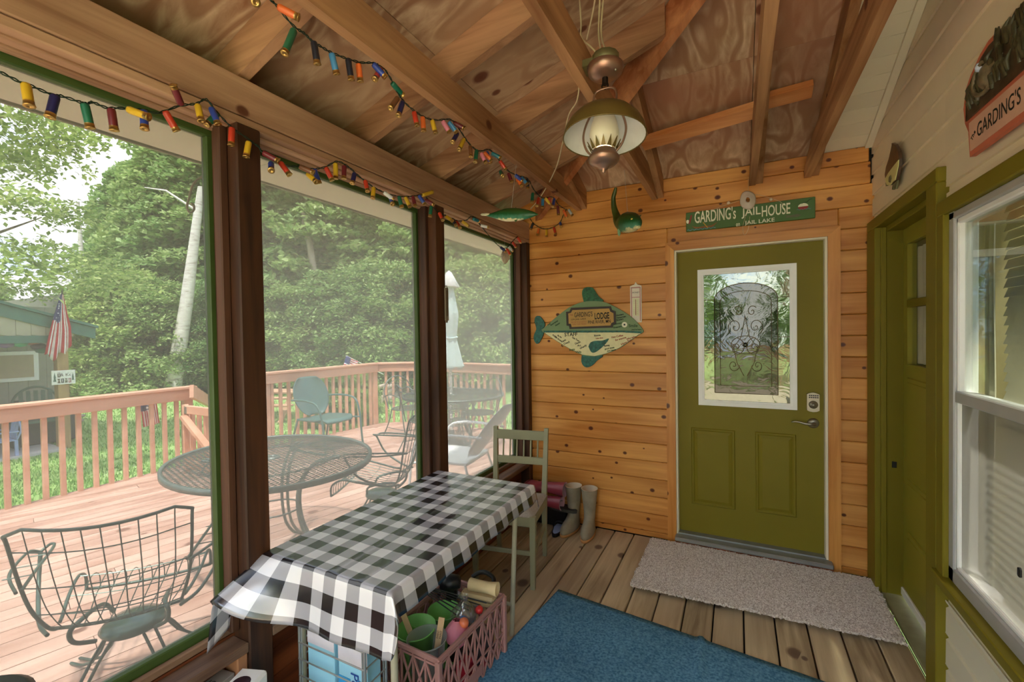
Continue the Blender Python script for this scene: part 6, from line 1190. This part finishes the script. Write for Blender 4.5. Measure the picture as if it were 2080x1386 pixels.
# shell garland over it
t = thing('shell_garland', 'oyster shell and two small snail shells strung over the green name board', 'garland', onwall(1519, 407, 3.37)); o0 = Vector(t.location)
obj('cord', MB().tube(catm([onwall(a, b, 3.385)-o0 for a, b in ((1445, 428), (1470, 418), (1500, 408), (1519, 395), (1545, 397), (1566, 403), (1585, 410), (1592, 418))], 4), .0012, 4).tube([onwall(1520, 395, 3.385)-o0, onwall(1520, 360, 3.40)-o0], .001, 4).tube(catm([onwall(a, b, 3.375)-o0 for a, b in ((1516, 435), (1509, 460), (1512, 478), (1520, 465), (1523, 440))], 4), .001, 4), plain('twine', rgb(210, 190, 150), .8), t)
def oy(u, v): a = 2*PI*u; r_ = .012+.036*v; return Vector((r_*math.cos(a)*.95, -.012+.016*v, r_*math.sin(a)*1.35*(1+.12*math.cos(2*a+1))))
o = obj('oyster_shell', MB().grid(oy, 24, 6, closeu=True), plain('oyster', rgb(206, 190, 172), .4), t); sd = o.modifiers.new('s', 'SOLIDIFY'); sd.thickness = .004
for px, py in ((1480, 412), (1566, 405)): obj('snail_shell', MB().lathe([(0, -.012), (.009, -.008), (.012, 0), (.006, .009), (0, .012)], 12, Matrix.Translation(onwall(px, py, 3.375)-o0)), plain('snail', rgb(226, 200, 170), .4), t)
# fish-shaped lodge sign
def fw(px, py): p = onwall(px, py, 3.40); return p
FC = fw(1200, 662); t = thing('lodge_fish_sign', 'big painted wooden fish with the Garding\'s Lodge plaque on the pine wall', 'sign', FC)
def fl(pts): return [((fw(a, b)-FC).x, (fw(a, b)-FC).z) for a, b in pts]
kx_ = 1970/270.
zz = lambda L: [(1060+a/kx_, 570+b/kx_) for a, b in L]
def sm2(pts, n=4, closed=True):
    P = [Vector((a, b, 0)) for a, b in pts]; Q = P+[P[0]] if closed else P; o_ = catm(Q, n); return [(v.x, v.y) for v in (o_[:-1] if closed else o_)]
up = [(290, 730), (380, 660), (500, 550), (700, 400), (900, 320), (1080, 305), (1250, 330), (1450, 430), (1620, 540), (1740, 660), (1795, 735), (1795, 770)]
dn_ = [(1740, 800), (1600, 900), (1450, 1000), (1250, 1085), (1080, 1125), (900, 1105), (700, 1010), (500, 890), (380, 810), (310, 760)]
FGm = plain('fish_sage', rgb(116, 140, 96), .5, var=.06); FCm = plain('fish_belly', rgb(226, 218, 168), .5, var=.06, scale=30); FTm = plain('fish_fin_green', rgb(34, 92, 56), .5, var=.5, scale=60); FTb = plain('fish_fin_teal', rgb(36, 96, 84), .5, var=.5, scale=60); FBk = plain('plaque_dark', rgb(54, 40, 28), .5); FTn = plain('plaque_tan', rgb(184, 142, 70), .5)
body = fl(zz(sm2(up+dn_, 3)))
obj('body_board', MB().prism(body[::-1], frame_M((0, .018, 0), (1, 0, 0), (0, 0, 1)), .018), FGm, t)
bel = fl(zz([(320, 765)]+[(320+i*73, 768+7*math.sin(i*2.3)) for i in range(1, 20)]+[(1780, 785)]+dn_[:]))
bel = [(x*.985, z*.985-.001) for x, z in bel]
obj('belly_paint', MB().prism(bel[::-1], frame_M((0, -.0005, 0), (1, 0, 0), (0, 0, 1)), .0012), FCm, t)
obj('waterline', MB().prism(fl(zz([(320, 745), (900, 742), (1500, 742), (1770, 755), (1770, 785), (1500, 770), (900, 772), (330, 772)]))[::-1], frame_M((0, -.0018, 0), (1, 0, 0), (0, 0, 1)), .0008), FTb, t)
for nm, pts, mm in (('dorsal_fin', [(915, 315), (890, 200), (905, 130), (960, 100), (1040, 105), (1080, 150), (1130, 230), (1200, 310)], FTm), ('tail_fin', [(300, 720), (340, 660), (300, 570), (250, 525), (200, 540), (185, 600), (205, 680), (210, 730), (180, 800), (175, 870), (210, 935), (250, 925), (295, 850), (320, 770)], FTb), ('anal_fin', [(885, 1110), (880, 1200), (910, 1265), (965, 1290), (1040, 1260), (1110, 1190), (1190, 1110)], FTb)):
    obj(nm, MB().prism(fl(zz(sm2(pts, 3)))[::-1], frame_M((0, .016, 0), (1, 0, 0), (0, 0, 1)), .014), mm, t)
obj('side_fin', MB().prism(fl(zz(sm2([(990, 980), (1020, 920), (1090, 895), (1200, 890), (1290, 860), (1250, 930), (1180, 1000), (1090, 1065), (1030, 1060)], 3)))[::-1], frame_M((0, -.001, 0), (1, 0, 0), (0, 0, 1)), .004), FTb, t)
pl_ = obj('plaque', MB().prism(fl(zz([(660, 465), (710, 460), (735, 405), (1320, 383), (1335, 440), (1392, 460), (1398, 640), (1355, 655), (1345, 698), (712, 720), (705, 675), (668, 668)]))[::-1], frame_M((0, -.001, 0), (1, 0, 0), (0, 0, 1)), .008), FBk, t)
obj('plaque_face', MB().prism(fl(zz([(695, 490), (735, 480), (755, 440), (1300, 415), (1315, 462), (1362, 485), (1367, 615), (1330, 632), (1318, 668), (745, 690), (735, 645), (700, 640)]))[::-1], frame_M((0, -.009, 0), (1, 0, 0), (0, 0, 1)), .001), FTn, pl_)
INKB = plain('ink_black', rgb(36, 34, 22), .7); INKR = plain('ink_red', rgb(150, 70, 50), .7); INKG = plain('ink_green', rgb(50, 80, 46), .7)
def ft_(s_, px, py, size, ang=0, m_=INKB, y=-.0105, sx=1, par=t, bold=0):
    p = fw(1060+px/kx_, 570+py/kx_)-FC; a = R(ang); return text('lettering', s_, size, frame_M((p.x, y, p.z), (math.cos(a), 0, math.sin(a)), (-math.sin(a), 0, math.cos(a))), m_, par, ext=.0004, sx=sx, bold=bold)
PM = frame_M((0, -.0102, 0), (1, 0, 0), (0, 0, 1))
def ff(s_, X0, X1, Y0, Y1, m_, par, M=PM, bold=.01):
    p = fl(zz([((X0+X1)/2, (Y0+Y1)/2), (X0, Y0), (X1, Y1)])); fit('lettering', s_, p[0][0], p[0][1], abs(p[2][0]-p[1][0]), abs(p[1][1]-p[2][1]), M, m_, par, bold=bold, ang=1.5)
ff("GARDING'S", 782, 1052, 470, 535, INKB, pl_); ff('LODGE', 1082, 1300, 478, 570, INKB, pl_, bold=.03); ff('THE', 712, 762, 500, 524, INKR, pl_); ff('ON JAIL LAKE', 735, 955, 566, 588, INKB, pl_); ff('PINE RIVER, MN', 985, 1320, 592, 640, INKB, pl_)
ff('WELCOME TO OUR LAKE PLACE', 735, 965, 608, 624, INKR, pl_, bold=0); ff('FAMILY AND FRIENDS', 755, 965, 638, 656, INKR, pl_, bold=0); ff('STAFF', 632, 825, 772, 826, INKB, t, frame_M((0, -.0022, 0), (1, 0, 0), (0, 0, 1)), .02)
for s_, x, y, sz, a, m_ in (('Chef', 400, 650, .012, 30, INKG), ('Entertainer', 480, 630, .013, 30, INKG), ('Hunter', 530, 650, .012, 30, INKG), ('Smile', 1650, 672, .024, 0, INKG), ('you\'re here', 1700, 728, .012, 0, INKG),
        ('Hunters', 1455, 510, .013, 10, INKB), ('Fishermen', 1475, 545, .013, 10, INKB), ('Boaters', 1455, 580, .013, 10, INKB), ('Swimmers', 1420, 640, .012, 10, INKG), ('Dreamers', 1420, 690, .012, 10, INKG), ('Kathy', 490, 825, .014, -30, INKB), ('Jim Scott', 540, 865, .013, -35, INKB), ('Kevin', 620, 895, .015, 25, INKB), ('Coach', 665, 925, .016, 20, INKB), ('Lisa Tom', 800, 870, .014, -30, INKB),
        ('Dawn', 830, 925, .016, 20, INKB), ('Art', 850, 965, .016, 0, INKB), ('Wendy', 910, 985, .016, 30, INKB), ('Bugsy', 745, 1025, .016, 10, INKG), ('Wally', 840, 1060, .016, 0, INKG), ('Bonnie', 1120, 815, .014, 5, INKB), ('Lake time', 1150, 855, .011, 5, INKR), ('Hot Coffee', 1415, 830, .015, 10, INKR), ('for anyone', 1465, 865, .015, 15, INKR), ('who asks', 1620, 850, .015, 15, INKR), ('Have Fun', 1550, 915, .018, 25, INKR), ('fishing', 1260, 965, .013, 10, INKB), ('good times', 1300, 1005, .013, 10, INKG), ('and friends', 1330, 1035, .012, 10, INKG), ('Bo', 600, 970, .014, -30, INKB), ('Sis Pat', 560, 830, .012, -30, INKB)):
    ft_(s_, x, y, sz*1.3, a, m_, -.0022, bold=.0006)
e = fw(1060+1523/kx_, 570+655/kx_)-FC; obj('eye', MB().prism([(e.x+.021*math.cos(2*PI*i/20), e.z+.021*math.sin(2*PI*i/20)) for i in range(20)], frame_M((0, -.001, 0), (1, 0, 0), (0, 0, 1)), .003), CRW, t); obj('pupil', MB().prism([(e.x+.007*math.cos(2*PI*i/12), e.z+.007*math.sin(2*PI*i/12)) for i in range(12)], frame_M((0, -.004, 0), (1, 0, 0), (0, 0, 1)), .001), BLACK, t)
# wall thermometer behind the fish
a, b = onwall(1280, 582), onwall(1304, 655); t = thing('wall_thermometer', 'tall white advertising thermometer behind the fish sign', 'thermometer', ((a.x+b.x)/2, YW, (a.z+b.z)/2)); w_, h_ = b.x-a.x, a.z-b.z
PKB = plain('faded_pink', rgb(196, 140, 130), .6); CRP = plain('aged_white', rgb(224, 214, 196), .5)
obj('back_plate', MB().prism([(-w_/2, -h_/2), (w_/2, -h_/2), (w_/2, h_/2), (w_*.12, h_/2+.012), (0, h_/2+.03), (-w_*.12, h_/2+.012), (-w_/2, h_/2)], frame_M((0, 0, 0), (1, 0, 0), (0, 0, 1)), .006), CRP, t)
obj('border', MB().box((-w_*.42, -.0075, -h_*.46), (-w_*.34, -.006, h_*.47)).box((w_*.34, -.0075, -h_*.46), (w_*.42, -.006, h_*.47)).box((-w_*.42, -.0075, h_*.44), (w_*.42, -.006, h_*.47)).box((-w_*.42, -.0075, h_*.18), (w_*.42, -.006, h_*.20)), PKB, t)
obj('scale_panel', MB().box((-w_*.26, -.008, -h_*.32), (w_*.26, -.006, h_*.16)), plain('scale_cream', rgb(226, 222, 180), .5), t); obj('tube', MB().tube([(0, -.010, -h_*.30), (0, -.010, h_*.13)], .002, 6), REDP, t)
tk = MB()
for i in range(16): tk.box((-w_*.22, -.0088, -h_*.29+i*h_*.027), (-w_*.08, -.008, -h_*.288+i*h_*.027)).box((w_*.08, -.0088, -h_*.29+i*h_*.027), (w_*.22, -.008, -h_*.288+i*h_*.027))
obj('scale_marks', tk, BLACK, t); text('lettering', 'HONEY', .016, FM(0, h_*.32, -.0065), INKB, t, ext=.0003)
# thermometer on the middle post
a, b = at(899, 584, 0, XL), at(912, 652, 0, XL); t = thing('post_thermometer', 'small grey tube thermometer fixed to the dark post', 'thermometer', (XL, (a.y+b.y)/2, (a.z+b.z)/2)); h_ = a.z-b.z
obj('housing', MB().cbox((0, -.017, -h_/2), (.010, .017, h_/2), .003), plain('thermo_grey', rgb(128, 118, 100), .4), t); obj('scale', MB().box((.010, -.010, -h_*.36), (.0108, .010, h_*.42)), plain('thermo_scale', rgb(96, 84, 64), .4), t); obj('hanger_loop', MB().tube([(.004, .010*math.cos(q_), h_/2+.012*math.sin(q_)) for q_ in [PI*i/8 for i in range(9)]], .0025, 6), MC['thermo_grey'], t); obj('foot_clip', MB().cbox((0, -.012, -h_/2-.012), (.008, .012, -h_/2)), MC['thermo_grey'], t)
# ================================================================== ON THE RIGHT WALL
def rw(px, py): return at(px, py, 0, XR-.004)
RWM = lambda p: frame_M(p, (0, -1, 0), (0, 0, 1))     # local z points into the porch (-X)
c = rw(1825, 335); t = thing('bass_plaque', 'dark fish cut-out with cream belly on the siding over the olive door', 'ornament', c)
def rl(pts): return [(-(rw(a, b)-c).y, (rw(a, b)-c).z) for a, b in pts]
k6 = 5.775; z6 = lambda L: [(1600+a/k6, 260+b/k6) for a, b in L]
obj('body', MB().prism(rl(z6([(1300, 165), (1335, 180), (1375, 260), (1390, 350), (1385, 440), (1350, 600), (1310, 640), (1270, 665), (1225, 640), (1210, 540), (1225, 450), (1260, 350), (1285, 240)])), RWM((-.014, 0, 0)), .012), plain('bass_dark', rgb(84, 62, 48), .4, var=.3, scale=40), t)
obj('belly', MB().prism(rl(z6([(1388, 362), (1382, 440), (1345, 600), (1315, 620), (1285, 665), (1245, 660), (1220, 590), (1260, 520), (1330, 430)])), RWM((-.026, 0, 0)), .003), plain('bass_cream', rgb(226, 220, 150), .5), t)
obj('gill_fin', MB().prism(rl(z6([(1300, 540), (1308, 580), (1295, 630), (1278, 620), (1280, 570)])), RWM((-.030, 0, 0)), .003), plain('bass_fin', rgb(110, 110, 80), .5), t)
for q_ in ([(1205, 480), (1222, 470), (1222, 540), (1207, 560)], [(1203, 640), (1220, 640), (1222, 670), (1205, 678)], [(1290, 650), (1312, 640), (1295, 720), (1280, 715)], [(1315, 630), (1345, 610), (1325, 710), (1312, 700)], [(1275, 172), (1300, 168), (1305, 250), (1290, 250)]): obj('fin', MB().prism(rl(z6(q_)), RWM((-.012, 0, 0)), .008), plain('bass_fin', rgb(110, 110, 80), .5), t)
# carved welcome plaque, cut by the right edge of the photograph: it runs on towards the camera
kp_ = 574/120.; zp = lambda L: [(1960+a/kp_, 30+b/kp_) for a, b in L]
c = rw(2040, 190); t = thing('carved_plaque', 'salmon edged plaque with carved fish and the name Garding\'s on the siding', 'sign', c)
lpt = rl(zp([(100, 900), (125, 700), (175, 560), (270, 360), (360, 220), (460, 120), (560, 85)]))
bl, br_ = rl(zp([(115, 1040), (150, 1120), (165, 1310), (240, 1315)])), None
Wd = (lpt[-1][0]-lpt[0][0])*2.2; xr_ = lpt[0][0]+Wd; sym = lambda L: [(2*lpt[0][0]+Wd-x, z) for x, z in reversed(L)]
bot = min(p[1] for p in bl)
outl = lpt+sym(lpt)+[(xr_-.0, bl[0][1]), (xr_-.012, bl[1][1]), (xr_-.014, bot), (bl[2][0], bot), (bl[1][0], bl[1][1]), (bl[0][0], bl[0][1])]
SALM = plain('salmon_paint', rgb(206, 112, 84), .5); obj('board', MB().prism(outl, RWM((-.014, 0, 0)), .016), SALM, t)
zb = bl[0][1]-.004
obj('name_band', MB().prism([(bl[1][0]+.012, zb-.010), (bl[2][0]+.012, bot+.016), (xr_-.026, bot+.016), (xr_-.020, zb-.010)], RWM((-.031, 0, 0)), .002), plain('band_pink', rgb(224, 176, 150), .5), t)
ins = [(x+(lpt[0][0]+Wd/2-x)*.10, zb+.006+(z-zb)*.86) for x, z in lpt+sym(lpt)]
obj('carved_field', MB().prism(ins+[(ins[-1][0], zb+.004), (ins[0][0], zb+.004)], RWM((-.031, 0, 0)), .004), plain('carved_dark', rgb(74, 60, 44), .35, var=.5, scale=30), t)
cr2 = MB(); gp = random.Random(6); cxm = lpt[0][0]+Wd/2
M_ = RWM((-.035, 0, 0))
for i in range(70):
    u = gp.uniform(.04, .96); x = ins[0][0]+(ins[-1][0]-ins[0][0])*u; hmax = (max(p[1] for p in ins)-zb)*math.sin(PI*min(max(u, .12), .88)); z = zb+.02+hmax*gp.uniform(.0, .75); cr2.tube([M_ @ Vector((x, z, 0)), M_ @ Vector((x+gp.uniform(-.012, .012), z+gp.uniform(.02, .05), .004)), M_ @ Vector((x+gp.uniform(-.02, .02), z+gp.uniform(.05, .07), 0))], [.006, .009, .002], 6)
obj('carved_reeds', cr2, plain('carved_reed', rgb(74, 70, 48), .35, var=.5, scale=40), t)
fx, fz = ins[0][0]+.15, zb+.085
cf_ = MB(); cf_.tube([M_ @ Vector((fx+.07*math.cos(a), fz+.05*math.sin(a), .008)) for a in [R(100+i*16) for i in range(13)]], .007, 6); cf_.lathe([(0, .02), (.03, .014), (.045, 0)], 16, M_ @ Matrix.Translation((fx, fz, 0))); obj('carved_fish', cf_, plain('carved_fish_tone', rgb(120, 106, 80), .3, var=.4, scale=50), t)
obj('glass_eye', MB().lathe([(0, .012), (.012, .008), (.015, 0)], 14, M_ @ Matrix.Translation((fx-.035, fz+.045, .006))), plain('glass_eye', rgb(190, 200, 220), .1), t)
mt = RWM((-.0335, 0, 0)); bz = (zb-.010+bot+.016)/2; cxb = (bl[2][0]+.012)
fit('lettering', "GARDING'S", cxb+.175, bz+.002, .25, .048, mt, INKB, t, bold=.005); text('lettering', 'The', .022, mt @ Matrix.Translation((cxb+.022, bz-.004, 0)) @ Matrix.Rotation(R(40), 4, 'Z'), INKB, t, ext=.0004)
